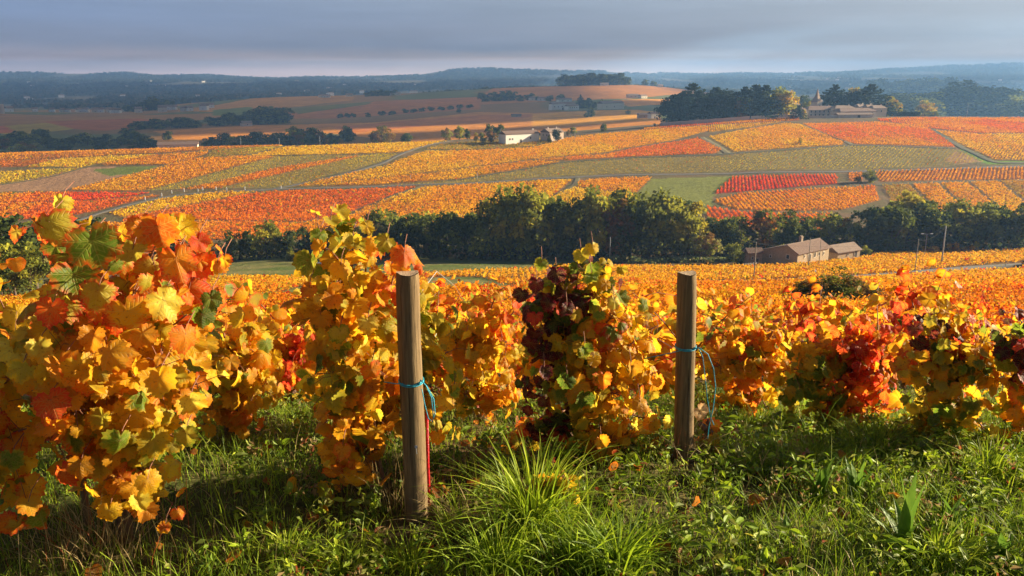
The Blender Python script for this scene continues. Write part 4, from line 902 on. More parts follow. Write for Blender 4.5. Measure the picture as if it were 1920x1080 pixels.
ADJ = {'dark': 'dark green round tree', 'darktall': 'tall dark green tree', 'green': 'mid green tree', 'light': 'yellowish green tree', 'yellow': 'yellow-leaved tree', 'brown': 'russet brown tree', 'olive': 'pale olive-brown tree',
       'cone': 'small cone-shaped green tree', 'cedar': 'dark layered cedar', 'cedarm': 'dense dark evergreen', 'orangeb': 'bright orange bush', 'bushd': '', 'bushb': '', 'bushg': ''}
def tree(px, Y, h, kind, label, group=None, wide=1.0, name='tree', sink=.0, ground=None):
    g = on_ground(px, Y) if ground is None else ground
    cm, tm = TP[kind][rng.integers(0, len(TP[kind]))]
    h = h/(1-sink) if sink else h; r = empty(name, (g.x, g.y, g.z-sink*h), rng.uniform(0, 6.3), label, 'tree' if 'bush' not in name and 'shrub' not in name else 'bush', group)
    r.scale = (h*wide, h*wide, h)
    link('crown', cm, r); link('trunk', tm, r); return r
def top_h(px, py, Y):
    """how high a thing at distance Y reaches when its top is seen at py"""
    return float(slope_of(py)*Y - on_ground(px, Y).z)
# the wooded belt along the valley bottom: (px, distance, top in view, kind, wide)
BELT = [
 (430,258,436,'darktall',1),(462,266,432,'dark',1),(500,262,418,'light',1.2),(540,262,430,'dark',1),(575,268,425,'dark',1),(545,252,456,'cone',.9),(610,266,430,'green',1),(650,270,412,'dark',1),(690,264,400,'olive',.9),
 (722,272,392,'green',1.1),(760,264,392,'dark',1.1),(800,272,388,'green',1),(838,262,392,'dark',1.1),(880,270,385,'darktall',1.2),(912,262,380,'green',1),(948,262,357,'light',1),(990,258,354,'light',.95),(1022,266,352,'green',1.1),
 (1060,262,372,'green',1),(1088,272,376,'yellow',.9),(1118,262,360,'light',1),(1150,264,366,'brown',.9),(1182,270,356,'green',1.1),(1215,262,368,'green',1.1),(1248,266,362,'light',1),(1288,258,378,'light',1.1),(1322,252,425,'olive',1.0),
 (1352,264,398,'dark',1),(1388,272,404,'green',1),(1428,268,392,'brown',1.05),(1472,264,398,'darktall',1.2),(1512,274,402,'dark',1),(1550,268,398,'green',1.1),(1592,276,396,'olive',.9),(1626,266,388,'dark',1.1),(1668,262,372,'darktall',1.3),
 (1702,276,356,'light',1.3),(1742,268,372,'dark',1.2),(1786,274,378,'light',1.1),(1826,268,382,'green',1.2),(1868,274,376,'dark',1.2),(1908,268,384,'green',1.1),(1950,272,380,'dark',1.1),
 (480,276,442,'dark',1),(625,280,425,'dark',1.2),(740,284,400,'darktall',1.1),(860,284,392,'dark',1.2),(970,284,372,'dark',1.2),(1050,286,378,'dark',1.3),(1165,286,372,'dark',1.3),(1270,284,376,'dark',1.3),(1340,286,402,'dark',1.2),(1450,288,402,'green',1.2),(1570,288,400,'dark',1.2),(1650,290,384,'green',1.3),(1765,290,376,'dark',1.3),(1850,290,378,'green',1.3),(1935,290,376,'dark',1.3),
]
MARKS = [(430,'near its left end'),(545,'by the dark meadow'),(700,'where the wood begins to thicken'),(860,'behind the left post and the meadow'),(960,'around the bright yellow-green crown'),(1120,'above the purple vine'),(1240,'beside the green meadow'),(1330,'left of the shed roof'),(1430,'just behind the shed'),(1530,'behind the stone farmhouse'),(1640,'right of the farmhouse annex'),(1740,'behind the tall utility pole'),(1850,'above the orange bushes'),(1960,'at its right end')]
used_labels = {}
def uniq(base, words_):
    k = used_labels.get(base, 0); used_labels[base] = k+1
    return base if k == 0 else base+words_[min(k, len(words_))-1]
for px, Y, py, kind, wide in BELT:
    m = min(MARKS, key=lambda q: abs(q[0]-px))[1]; row = 'in the back row' if Y > 279 else 'in the valley wood'
    lab = uniq(f'{ADJ[kind]} {row} {m}', [', on the right', ', rightmost'])
    tree(px, Y, top_h(px, py, Y)*1.04, kind, lab, 'trees of the valley wood', wide*.9, sink=.12)
# undergrowth closing the foot of the wood
def undergrowth():
    n = 9000; px = rng.uniform(410, 1990, n); Y = rng.uniform(258, 292, n); X = (px-960)/FPX*Y*1.03; Z = height(X, Y)+np.abs(rng.normal(0, 2.2, n))
    V, F = quads(np.stack([X, Y, Z], -1), rng.uniform(.6, 1.3, n)); c = np.array([(.030, .045, .016), (.05, .065, .02), (.10, .075, .03)])[rng.integers(0, 3, n)]*rng.uniform(.6, 1.4, (n, 1))
    tag(link('undergrowth', np_mesh('undergrowth', V, F, M_TREE, col=np.repeat(c, 4, 0))), 'dark undergrowth along the foot of the valley wood', kind='stuff')
    n = 5200; px = rng.uniform(1140, 1400, n); Y = rng.normal(248, 1.8, n); X = (px-960)/FPX*Y*1.03; Z = height(X, Y)+rng.uniform(0, 1.5, n)*(.5+vnoise(X/4, Y*0, 3))
    V, F = quads(np.stack([X, Y, Z], -1), rng.uniform(.25, .6, n), aspect=2.0); c = np.array([(.16, .19, .06), (.10, .13, .04), (.25, .22, .09)])[rng.integers(0, 3, n)]*rng.uniform(.6, 1.4, (n, 1))
    tag(link('reeds', np_mesh('reeds', V, F, M_TREE, col=np.repeat(c, 4, 0))), 'pale tall grasses at the meadow edge before the wood', kind='stuff')
undergrowth()
# group of trees at the left of the near slope
for px, Y, py, kind, wide, lab in [
 (20,150,400,'dark',1.2,'dark tree at the left border above the meadow corner'),(70,168,395,'dark',1.1,'dark round tree behind the fiery vine top'),(150,190,393,'dark',1.1,'dark green tree seen left of the fiery vine shoots'),
 (10,118,478,'dark',1.0,'low dark green tree at the left border'),(60,112,462,'green',.95,'broad grey-green tree standing on the small left meadow'),(30,130,440,'green',1.0,'mid green tree behind the broad grey-green one on the left'),
 (5,140,452,'brown',.9,'little russet tree at the left border'),(110,150,455,'olive',.9,'pale olive tree hidden behind the fiery vine'),(-20,60,560,'dark',1.3,'dark rounded bush at the left border beside the road'),
 (390,262,440,'brown',1,'small brown tree at the left end of the valley wood'),(340,268,425,'dark',1.1,'dark tree behind the fiery vine at the wood end'),(290,262,430,'green',1.1,'mid green tree behind the fiery vine leaves'),(200,240,425,'dark',1.1,'dark tree between left trees and the valley wood')]:
    tree(px, Y, top_h(px, py, Y), kind, lab, 'trees left of the valley wood', wide)
# single trees and bushes around the near slope and the farmhouse
for px, Y, h, kind, wide, nm, lab in [
 (1570,58,2.5,'bushd',1.55,'bush','large dark round bush on the grass strip in the near vineyard'),(1532,57,1.8,'bushb',1.6,'bush','brown dry bush left of the large dark one'),(1500,58,1.5,'bushg',1.0,'bush','small green bush at the left end of the bush clump'),(1622,58,1.4,'bushb',1.9,'bush','low brown bush right of the large dark one'),
 (1330,232,2.2,'bushd',1.3,'bush','tiny dark round bush in the yellow vines left of the shed'),
 (1378,243,6.0,'green',1.1,'tree','green garden tree left of the tiled shed'),(1390,234,4.0,'green',1.0,'tree','small green tree beside the shed wall'),(1468,252,5.2,'green',1.0,'tree','rounded green tree behind the farmhouse lean-to'),(1622,254,3.9,'bushg',1.0,'bush','green bush at the right end of the farmhouse annex'),
 (1748,258,3.0,'orangeb',1.4,'bush','wide low orange bush right of the lamp pole'),(1785,259,4.0,'orangeb',.75,'bush','tall narrow orange bush right of the big utility pole'),(1815,259,2.7,'orangeb',1.2,'bush','low orange-brown bush right of the tall narrow one'),(1830,259,3.6,'light',.7,'bush','pale green bush at the right end of the orange bushes'),
 (1630,432,7.4,'bushg',1.15,'tree','lone round bushy tree between the right hand vineyards'),(1608,432,4.5,'bushd',.9,'bush','dark shrub on the left foot of the lone round tree'),
 (435,130,1.6,'brown',1.4,'bush','thin brown bush in the orange vines right of the fiery vine'),
 (1500,545,4.5,'yellow',.7,'bush','small pale bush on the dark path below the manor')]:
    tree(px, Y, h, kind, lab, None, wide, nm, sink=.0 if kind.startswith('bush') else .22)
# far: along the crest and in the next valleys (px, top py, distance, kind, wide, label)
FT = [
 (862,234,640,'light',.95,'rounded light green tree left of the white barn'),(876,240,650,'dark',.7,'slim dark tree behind the light green one by the barn track'),(838,232,690,'olive',.7,'tiny tree on the slope above the light green one'),
 (893,248,600,'yellow',.7,'little yellow tree by the track left of the barn'),(905,248,595,'green',.8,'small green tree by the track left of the barn'),(922,240,600,'brown',1.0,'pale brown tree touching the barn'),(920,230,640,'dark',.9,'dark tree behind the barn on its left'),(936,231,642,'dark',.9,'second dark tree behind the barn'),
 (1030,247,597,'cone',.7,'tiny conifer in front of the stone house'),(1044,240,597,'cedarm',.8,'dark conifer in front of the stone house'),(1075,236,640,'green',.9,'green tree just right of the stone house'),(1065,242,635,'brown',.9,'brown bush just right of the stone house'),(1132,229,650,'dark',.85,'lone dark round tree on the slope under the cream barn'),
 (1227,230,690,'green',.8,'small green tree at the left end of the garden wall'),
 (1100,212,1150,'dark',1.2,'square dark grove left of the vineyard hut'),(1108,201,1160,'dark',.8,'dark tree topping the square grove'),(1178,205,1200,'olive',.9,'pale round tree below the cream barn'),
 (1088,181,1500,'cedar',.6,'dark pointed fir right of the white farmhouse'),(1100,184,1500,'dark',1.0,'dark tree between the white farmhouse and the cream barn'),(1112,190,1480,'dark',1.0,'lower dark tree left of the cream barn'),(1128,187,1560,'light',.7,'light green tree behind the cream barn'),
 (30,245,950,'dark',1.3,None),(55,252,900,'green',1.2,None),(78,244,940,'dark',1.0,None),(100,256,880,'dark',1.3,None),(130,254,900,'dark',1.2,None),(165,250,930,'green',1.3,None),(195,252,900,'dark',1.2,None),(222,256,880,'dark',1.3,None),(250,244,930,'dark',1.2,None),(270,250,900,'dark',1.2,None),
 (5,255,900,'brown',1.2,None),(-20,250,910,'dark',1.3,None),(45,262,830,'olive',1.2,None),(120,266,830,'dark',1.4,None),(185,266,830,'dark',1.3,None),(262,262,820,'dark',1.5,None),(285,258,830,'dark',1.0,None),(75,238,1000,'darktall',.9,None),
 (260,230,1250,'dark',1.3,None),(285,226,1280,'dark',1.3,None),(305,228,1260,'dark',1.2,None),(330,224,1290,'dark',1.0,None),(345,221,1300,'darktall',1.1,None),(362,225,1290,'dark',1.1,None),(240,240,1100,'dark',1.3,None),(315,246,1000,'dark',.9,None),
 (400,222,1350,'dark',1.2,None),(418,219,1350,'dark',1.2,None),(438,216,1380,'dark',1.2,None),(478,212,1400,'dark',1.1,None),(494,204,1400,'dark',1.2,None),(512,208,1400,'dark',1.2,None),(530,210,1400,'darktall',1.2,None),
 (395,258,830,'dark',1.2,None),(415,250,850,'dark',1.2,None),(440,254,840,'green',1.2,None),(470,248,860,'dark',1.2,None),(492,246,860,'dark',1.1,None),(515,247,850,'dark',1.1,None),(535,250,830,'dark',1.1,None),(548,241,850,'light',.8,None),(560,248,830,'brown',1.0,None),(572,240,860,'dark',1.0,None),(592,238,870,'dark',1.0,None),(585,252,830,'dark',1.1,None),(606,248,830,'brown',.9,None),(625,250,820,'dark',.9,None),
 (652,242,850,'dark',.9,None),(648,238,880,'green',.8,None),(706,244,800,'brown',1.0,'round brown tree on the crest left of the yellow one'),(718,238,810,'yellow',1.0,'yellowish round tree on the crest behind the broad yellow vineyard'),(762,246,760,'dark',1.2,'spreading dark tree on the crest above the yellow vineyard'),
 (638,214,1500,'dark',.8,None),(652,213,1500,'dark',.8,None),(663,215,1500,'dark',.8,None),(690,217,1480,'dark',.8,None),(716,213,1520,'dark',1.2,None),(735,215,1520,'dark',1.2,None),(760,209,1560,'dark',1.0,None),(775,211,1560,'dark',1.1,None),(792,208,1580,'dark',1.1,None),(808,209,1600,'dark',1.1,None),(828,209,1600,'dark',1.1,None),(845,208,1620,'dark',1.1,None),(862,207,1650,'dark',1.1,None),(880,207,1650,'dark',1.1,None),
 (686,172,2450,'darktall',1.2,None),(697,170,2450,'dark',1.2,None),(708,169,2450,'dark',1.2,None),(718,168,2450,'dark',1.2,None),(728,168,2450,'darktall',1.1,None),(738,168,2450,'dark',1.1,None),
 (908,173,1900,'dark',1.1,None),(928,173,1900,'dark',1.2,None),(946,171,1900,'dark',1.1,None),(958,170,1900,'dark',1.1,None),(975,178,1850,'dark',1.0,None),(993,175,1900,'dark',1.2,None),(1008,180,1850,'dark',.8,None),
 (1030,178,1800,'dark',1.0,None),(1050,176,1800,'dark',1.0,None),(860,209,1500,'dark',.7,None),
 (1060,140,2560,'dark',1.2,None),(1076,140,2560,'dark',1.2,None),(1090,138,2560,'dark',1.2,None),(1103,138,2560,'dark',1.2,None),(1117,137,2560,'dark',1.2,None),(1130,139,2560,'dark',1.2,None),(1143,138,2560,'dark',1.2,None),(1156,137,2560,'dark',1.2,None),(1166,140,2560,'dark',1.2,None),(1176,147,2560,'dark',1.0,None),
 (1210,149,2600,'dark',.9,None),(1226,151,2600,'dark',.9,None),
 (240,196,2200,'dark',1.2,None),(262,192,2200,'dark',1.2,None),(278,188,2200,'dark',1.3,None),(292,184,2200,'darktall',1.3,None),(303,190,2200,'dark',1.2,None),(318,188,2200,'dark',1.1,None),(250,200,2100,'dark',1.2,None),
 (1690,180,1500,'green',1.3,None),(1720,186,1300,'green',1.1,None),(1745,178,1500,'green',1.1,None),(1770,176,1500,'dark',1.1,None),(1795,172,1500,'dark',1.2,None),(1815,170,1500,'darktall',1.2,None),(1838,174,1500,'dark',1.2,None),(1858,176,1500,'dark',1.2,None),(1875,180,1500,'green',1.1,None),(1905,192,1300,'light',1.0,None),(1935,188,1300,'green',1.1,None),
 (1733,190,900,'yellow',1.0,'rounded yellow-green tree on the hilltop right of the hedge'),(1747,212,860,'green',1.2,'low round bush right of the yellow-green hilltop tree'),
 (1650,148,3200,'dark',1.2,None),(1680,150,3200,'dark',1.2,None),(1710,146,3200,'dark',1.3,None),(1740,144,3200,'dark',1.3,None),(1765,146,3200,'dark',1.2,None),(1790,148,3200,'dark',1.3,None),(1815,150,3200,'dark',1.2,None),
]
ZONES = [(-60,240,870,'in the dark tree line behind the far left crest'),(-60,380,1010,'in the tree line left of the long cream building'),(360,460,900,'in the tree line right of the long cream building'),(460,560,900,'in the middle of the crest tree line above the yellow vineyards'),(560,700,900,'at the right end of the crest tree line'),
 (200,390,1350,'in the slanting tree row in the dim valley'),(390,460,1450,'left of the small gabled house in the dim valley'),(460,560,1450,'in the grove right of the small gabled house'),(600,700,1600,'in the thin row across the dim slope'),(700,780,1600,'in the middle of the long thin tree row'),(780,900,1700,'in the long thin tree row on the dim slope'),
 (200,340,2300,'around the far hamlet'),(660,760,2500,'in the dark grove on the far left ridge'),(880,1020,2000,'in the dark grove left of the white farmhouse'),(1020,1090,2000,'behind the white farmhouse'),(1040,1190,2600,'in the hilltop wood on the central ridge'),(1190,1240,2700,'right of the hilltop wood'),
 (1600,1960,1600,'in the hazy wood on the right beyond the hedge'),(1600,1960,3500,'in the farthest hazy wood on the right')]
for px, py, Y, kind, wide, lab in FT:
    if lab is None:
        z = next((z for z in ZONES if z[0] <= px < z[1] and Y <= z[2]), ZONES[-1]); lab = f'{ADJ[kind].replace("green ", "") if Y > 1000 else ADJ[kind]} {z[3]}'
    h = top_h(px, py, Y); h = max(h, 6.0)*(1.12 if Y < 1150 or Y > 1750 or 1000 < px < 1250 else 1.35) if Y > 800 else h
    tree(px, Y, h, kind, lab, 'far trees beyond the crest', wide*((1.35 if Y < 1150 or Y > 1750 else (1.1 if 1000 < px < 1250 else 1.75)) if Y > 780 else 1.0), sink=.26 if Y > 700 else .12)
# the cedar wood behind the long garden wall and the cedars of the manor
for px, py, Y, kind, wide, lab in [
 (1254,184,705,'cedarm',.9,'lowest dark evergreen at the left end of the cedar wood'),(1272,172,710,'cedarm',.9,'dark evergreen left of the tallest pointed cedar'),(1296,160,712,'cedar',.95,'tallest pointed cedar rising from the left of the cedar wood'),(1318,172,706,'cedarm',.9,'dark evergreen right of the tallest pointed cedar'),
 (1340,166,712,'cedar',1.0,'cedar in the left middle of the cedar wood'),(1358,164,706,'cedarm',.9,'flat-topped dark evergreen in the middle of the cedar wood'),(1378,166,712,'cedarm',.9,'dark evergreen just right of the middle of the cedar wood'),(1395,165,706,'cedar',.95,'cedar right of the middle of the cedar wood'),
 (1414,162,712,'cedar',1.0,'flat-topped cedar in the right part of the cedar wood'),(1432,162,708,'cedar',.95,'broad cedar next to the yellow tree'),(1288,182,700,'cedarm',.9,'dark evergreen in front of the tallest cedar'),(1388,178,700,'brown',.8,'brownish tree inside the cedar wood'),
 (1452,164,714,'light',.9,'yellow-green tree behind the right end of the cedar wood'),(1474,168,706,'yellow',.9,'autumn yellow tree at the right end of the cedar wood'),(1496,200,690,'cedar',1.0,'small dark cedar in front of the manor'),(1506,205,689,'yellow',.8,'small yellow tree beside the little cedar'),
 (1512,188,790,'light',.8,'bright green bush left of the pointed tower'),(1504,176,900,'dark',1.1,'dark tree behind the manor left of the tower'),(1545,182,900,'dark',1.0,'dark tree behind the manor right of the tower'),
 (1562,161,775,'cedar',1.0,'left cedar with drooping tiers behind the manor'),(1586,166,780,'cedarm',1.0,'dark evergreen between the manor cedars'),(1628,160,775,'cedar',1.25,'broad right cedar behind the manor'),(1600,162,840,'yellow',.8,'yellow tree peeping between the manor cedars'),
 (1668,180,775,'yellow',.9,'loose yellowish tree right of the manor'),(1680,190,775,'light',.8,'yellow-green tree at the left end of the dark hedge'),(1664,215,745,'green',1.2,'green bush at the foot of the yellowish tree')]:
    tree(px, Y, top_h(px, py, Y), kind, lab, None, wide*1.25, sink=.16)
def far_forest():
    """woods on the plain and the blue hills, too many to count"""
    n = 60000; u = rng.uniform(-.66, .66, n); Y = np.exp(rng.uniform(np.log(2900), np.log(11200), n)); X = u*Y
    k = (fbm(X/500, Y/1600, 41, 5) < .585) & ((Y > 3600) | (fbm(X/300, Y/500, 43, 3) > .50)); X, Y = X[k], Y[k]; n = len(X)
    s = rng.uniform(8, 16, n)*(1+Y/9000); C = np.stack([X, Y, height(X, Y)+s*.30], -1)
    C = np.repeat(C, 3, 0) + rng.normal(size=(3*n, 3))*np.array([1, 1, .22])*np.repeat(s, 3)[:, None]*.45
    V, F = quads(C, np.repeat(s, 3)*.9, nrm_jit=1, up=0); c = np.repeat(np.array([(.036, .048, .024), (.055, .065, .028), (.10, .085, .035)])[rng.integers(0, 3, n)]*rng.uniform(.6, 1.5, (n, 1)), 3, 0)
    tag(link('forest', np_mesh('forest', V, F, M_TREE, col=np.repeat(c, 4, 0))), 'blue hazy woods covering the plain and the far hills', kind='stuff')
far_forest()
# ---------------------------------------------------------------- buildings
def stone(name, c1, c2, mortar, scale=2.4):
    def ex(nt, tc, c):
        v = nn(nt, 'ShaderNodeTexVoronoi', Scale=scale*1.3, feature='DISTANCE_TO_EDGE'); mp = nt.nodes.new('ShaderNodeMapping'); mp.inputs['Scale'].default_value = (1, 1, 1.7)
        lk(nt, tc.outputs['Object'], mp.inputs[0]); lk(nt, mp.outputs[0], v.inputs['Vector'])
        return mixc(nt, mth(nt, 'LESS_THAN', v.outputs[0], .035), c, mortar)
    return surf(name, c1, c2, scale=scale, rough=.95, bump=.4, extra=ex)
def tiles(name, c1, c2):
    def ex(nt, tc, c):
        w = nn(nt, 'ShaderNodeTexWave', Scale=2.4, Distortion=.6, bands_direction='X', Detail=2.0); lk(nt, tc.outputs['Object'], w.inputs['Vector'])
        n = nn(nt, 'ShaderNodeTexNoise', Scale=3.0, Detail=4.0); lk(nt, tc.outputs['Object'], n.inputs['Vector'])
        c = mixc(nt, mth(nt, 'MULTIPLY', w.outputs[1], .30), c, (.05, .035, .03))
        return mixc(nt, mth(nt, 'MULTIPLY', mth(nt, 'GREATER_THAN', n.outputs[0], .6), .5), c, (.30, .24, .19))
    return surf(name, c1, c2, scale=1.6, rough=.9, bump=.8, extra=ex, bscale=6)
M_STONE = stone('fieldstone', (.38, .27, .16), (.52, .40, .26), (.24, .18, .12)); M_STONE2 = stone('old_stone', (.30, .22, .15), (.44, .33, .23), (.2, .16, .12), 1.4)
M_TILE = tiles('old_tiles', (.15, .085, .060), (.24, .15, .11)); M_TILE2 = tiles('pale_tiles', (.22, .15, .11), (.34, .24, .18))
M_PLAS = surf('cream_plaster', (.66, .56, .42), (.74, .66, .52), scale=.6, rough=.9, bump=.1); M_WHITE = surf('white_plaster', (.78, .74, .66), (.82, .79, .73), scale=.5, rough=.9, bump=.1)
M_ROSE = surf('rosy_plaster', (.50, .38, .30), (.60, .48, .38), scale=.6, rough=.9, bump=.1)
M_SHUT = surf('grey_wood', (.06, .05, .05), (.12, .10, .09), scale=5); M_GLASSD = surf('dark_window', (.02, .022, .026), (.04, .04, .045), scale=5, rough=.25, spec=.5, bump=0)
M_FRAME = surf('window_frame', (.45, .40, .33), (.55, .50, .42), scale=5)
M_GREY = surf('weathered_pole', (.22, .18, .14), (.34, .29, .23), scale=4, stretch=(1, 1, .2)); M_CONC = surf('concrete', (.36, .35, .33), (.48, .46, .43), scale=2)
M_METAL = surf('dull_metal', (.30, .31, .33), (.42, .43, .45), scale=3, rough=.5); M_PAINTW = surf('white_paint', (.72, .72, .70), (.80, .80, .78), scale=9)
def gable(b, x0, x1, y0, y1, z0, z1, m=0):
    """body with a gable roof line along x; wall triangle at both ends"""
    ym = (y0+y1)/2
    b.add([(x0,y0,-2),(x1,y0,-2),(x1,y1,-2),(x0,y1,-2),(x0,y0,z0),(x1,y0,z0),(x1,y1,z0),(x0,y1,z0),(x0,ym,z1),(x1,ym,z1)],
          [(0,1,5,4),(2,3,7,6),(1,2,6,9,5),(3,0,4,8,7)], m)
def roof_mesh(x0, x1, y0, y1, z0, z1, ov=.45, th=.22, hip=0.0):
    ym = (y0+y1)/2; s = (z1-z0)/(ym-y0); X0, X1, Y0, Y1 = x0-ov, x1+ov, y0-ov, y1+ov; ze = z0-s*ov+.05; zr = z1+.05; h = hip*(x1-x0)
    b = MB()
    v = [(X0,Y0,ze),(X1,Y0,ze),(X1,Y1,ze),(X0,Y1,ze),(X0+h,ym,zr),(X1-h,ym,zr)]
    v += [(a, c, z+th) for a, c, z in v]
    b.add(v, [(0,4,5,1)[::-1],(2,5,4,3)[::-1],(6,7,11,10),(8,9,10,11),(0,1,7,6),(2,3,9,8),(1,5,2)[::-1],(7,8,11),(3,4,0)[::-1],(9,6,10),(1,2,8,7),(3,0,6,9)])
    return b
def house(name, label, g, L, W, wall, rise, yaw, mw, mr, wins=(), doors=(), chim=(), cat='house', hip=0.0, group=None, wing=None, dz=0.0):
    """wins: (side, along 0..1, sill height, width, height); side f front (-y), b back, l, r ends"""
    r = empty(name, (g[0], g[1], g[2]+dz), yaw, label, cat, group)
    b = MB(); x0, x1, y0, y1 = -L/2, L/2, -W/2, W/2
    if hip: b.box(x0, y0, -2, x1, y1, wall)
    else: gable(b, x0, x1, y0, y1, wall, wall+rise)
    b.build('wall', mw, r)
    rf = roof_mesh(x0, x1, y0, y1, wall, wall+rise, hip=hip).build('roof', mr, r)
    for cx, cy in chim:
        c = MB(); zt = wall+rise+.9; c.box(cx*L-.35, cy*W-.3, wall+.2, cx*L+.35, cy*W+.3, zt); c.box(cx*L-.45, cy*W-.4, zt, cx*L+.45, cy*W+.4, zt+.18); c.build('chimney', mw, rf)
    def opening(side, t, z, w, h, nm, m):
        d = .06
        o, u, n = {'f': (Vector((x0, y0, 0)), Vector((1, 0, 0)), Vector((0, -1, 0))), 'b': (Vector((x0, y1, 0)), Vector((1, 0, 0)), Vector((0, 1, 0))),
                   'l': (Vector((x0, y0, 0)), Vector((0, 1, 0)), Vector((-1, 0, 0))), 'r': (Vector((x1, y0, 0)), Vector((0, 1, 0)), Vector((1, 0, 0)))}[side]
        ln = L if side in 'fb' else W; c = o+u*ln*t
        def slab(hw, z0, z1, n0, n1, du=0.0):
            p = [c+u*(du+a)+n*k+Vector((0, 0, q)) for q in (z0, z1) for a, k in ((-hw, n0), (hw, n0), (hw, n1), (-hw, n1))]
            return p, [(0,3,2,1),(4,5,6,7),(0,1,5,4),(1,2,6,5),(2,3,7,6),(3,0,4,7)]
        f = MB()
        for a in (slab(.06, z-.08, z+h+.1, .003, .09, -w/2-.03), slab(.06, z-.08, z+h+.1, .003, .09, w/2+.03), slab(w/2-.04, z+h, z+h+.12, .003, .11), slab(w/2+.18, z-.17, z-.08, .002, .14)): f.add(*a)
        fr = f.build(nm, M_FRAME, r)
        p = MB(); p.add(*slab(w/2-.035, z-.075, z+h-.003, .004, .03)); p.build('pane' if nm == 'window' else 'panel', m, fr)
    for s, t, z, w, h in wins: opening(s, t, z, w, h, 'window', M_GLASSD)
    for s, t, w, h in doors: opening(s, t, .1, w, h, 'door', M_SHUT)
    if wing: wing(r)
    return r
R = math.radians
def farm():
    # the stone farmhouse: long tiled house, lower lean-to running down towards the viewer's left
    c = pick(1494, 497); yaw = R(38); L = 15; g = (c[0]+3.9, c[1]+7.2, c[2]+.1)
    r = empty('stone_farmhouse', g, yaw, 'fieldstone farmhouse with brown tiled roof and chimney before the valley wood', 'house')
    x0, x1 = -L/2, L/2; pr = [(-3.3,-2.5),(-3.3,3.0),(0,4.7),(10.2,1.5),(10.2,-2.5)]
    b = MB(); n = len(pr); b.add([(x0,y,z) for y, z in pr]+[(x1,y,z) for y, z in pr], [tuple(range(n))]+[tuple(range(n, 2*n))[::-1]]+[(i, i+n, (i+1) % n+n, (i+1) % n) for i in range(n)])
    b.build('wall', M_STONE, r)
    t = MB(); sl = [(-3.8,2.76),(0,4.78),(10.7,1.38)]; e = .35
    v = [(x,y,z) for x in (x0-e, x1+e) for y, z in sl]; v += [(x,y,z+.2) for x,y,z in v]
    t.add(v, [(0,1,4,3),(1,2,5,4),(9,10,7,6),(10,11,8,7),(0,3,9,6),(2,8,11,5),(0,6,7,1),(1,7,8,2),(3,4,10,9),(4,5,11,10)]); rf = t.build('roof', M_TILE, r)
    ch = MB(); ch.box(.2, 1.0, 3.6, 1.1, 1.8, 5.9); ch.box(.1, .9, 5.903, 1.2, 1.9, 6.08); ch.box(.35, 1.15, 6.083, .95, 1.65, 6.35); ch.build('chimney', M_STONE2, rf)
    rg = MB(); rg.tube([(x0-e, 0, 4.99), (x1+e, 0, 4.99)], .13, 6); rg.build('ridge_tiles', M_TILE2, rf)
    def op(nm, o, u, nrm, t0, z, w, h):
        c_ = Vector(o)+Vector(u)*t0; U = Vector(u); N_ = Vector(nrm)
        def slab(hw, z0, z1, n0, n1, du=0.0):
            q_ = [c_+U*(du+a_)+N_*k_+Vector((0, 0, q)) for q in (z0, z1) for a_, k_ in ((-hw, n0), (hw, n0), (hw, n1), (-hw, n1))]
            return q_, [(0,3,2,1),(4,5,6,7),(0,1,5,4),(1,2,6,5),(2,3,7,6),(3,0,4,7)]
        f = MB()
        for q in (slab(.07, z-.06, z+h, .003, .08, -w/2-.07), slab(.07, z-.06, z+h, .003, .08, w/2+.07), slab(w/2+.16, z+h+.002, z+h+.17, .003, .09), slab(w/2+.16, z-.18, z-.062, .003, .11)): f.add(*q)
        fr = f.build(nm, M_PLAS, r); q = MB(); q.add(*slab(w/2-.003, z-.058, z+h-.002, .004, .03)); q.build('pane' if nm == 'window' else 'panel', M_GLASSD if nm == 'window' else M_SHUT, fr)
    F0, FU, FN = (x0, -3.3, 0), (1, 0, 0), (0, -1, 0); G0, GU, GN = (x0, -3.3, 0), (0, 1, 0), (-1, 0, 0)
    for t0, z, w, h in ((8.1, 1.1, .8, 1.3), (10.2, 1.4, .55, .7), (3.2, 1.6, .5, .6), (12.4, 1.2, .5, .8)): op('window', F0, FU, FN, t0, z, w, h)
    op('door', F0, FU, FN, 5.6, .05, 1.3, 2.1); op('window', G0, GU, GN, 3.0, 1.2, .9, 1.0); op('window', G0, GU, GN, 8.5, .7, .5, .5)
    pick2 = pick(1590, 489)
    house('stone_annex', 'small tiled stone outbuilding at the right end of the farmhouse', (pick2[0]-.5, pick2[1]+4.5, pick2[2]+.3), 9.5, 5.6, 2.1, 1.5, R(30), M_STONE, M_TILE2, wins=[('f', .45, .9, .6, .6)], doors=[('f', .8, 1.2, 1.7)], cat='outbuilding')
    s = on_ground(1411, 232)
    house('tiled_shed', 'narrow two-storey shed with tiled roof left of the farmhouse', (s.x, s.y, s.z), 3.9, 3.0, 3.6, .9, R(8), M_STONE2, M_TILE, wins=[('f', .3, 1.9, .5, .6)], doors=[('f', .65, .9, 1.9)], cat='shed')
    b = MB()
    for k in range(9): b.box(-2.2+k*.55, -.03, -.2, -2.1+k*.55, .03, 1.15)
    b.box(-2.3, .032, .3, 2.4, .06, .4); b.box(-2.3, .032, .85, 2.4, .06, .95)
    g = on_ground(1406, 222); o = b.build('fence', M_PAINTW, None, loc=g); o.rotation_euler.z = R(25); tag(o, 'short pale wooden fence before the shed', 'fence')
farm()
def at_house(px, Y, *a, **k): g = on_ground(px, Y); return (g.x, g.y, g.z)
W3 = [('f', t, 2.0, 1.0, .8) for t in (.14, .24, .66)]
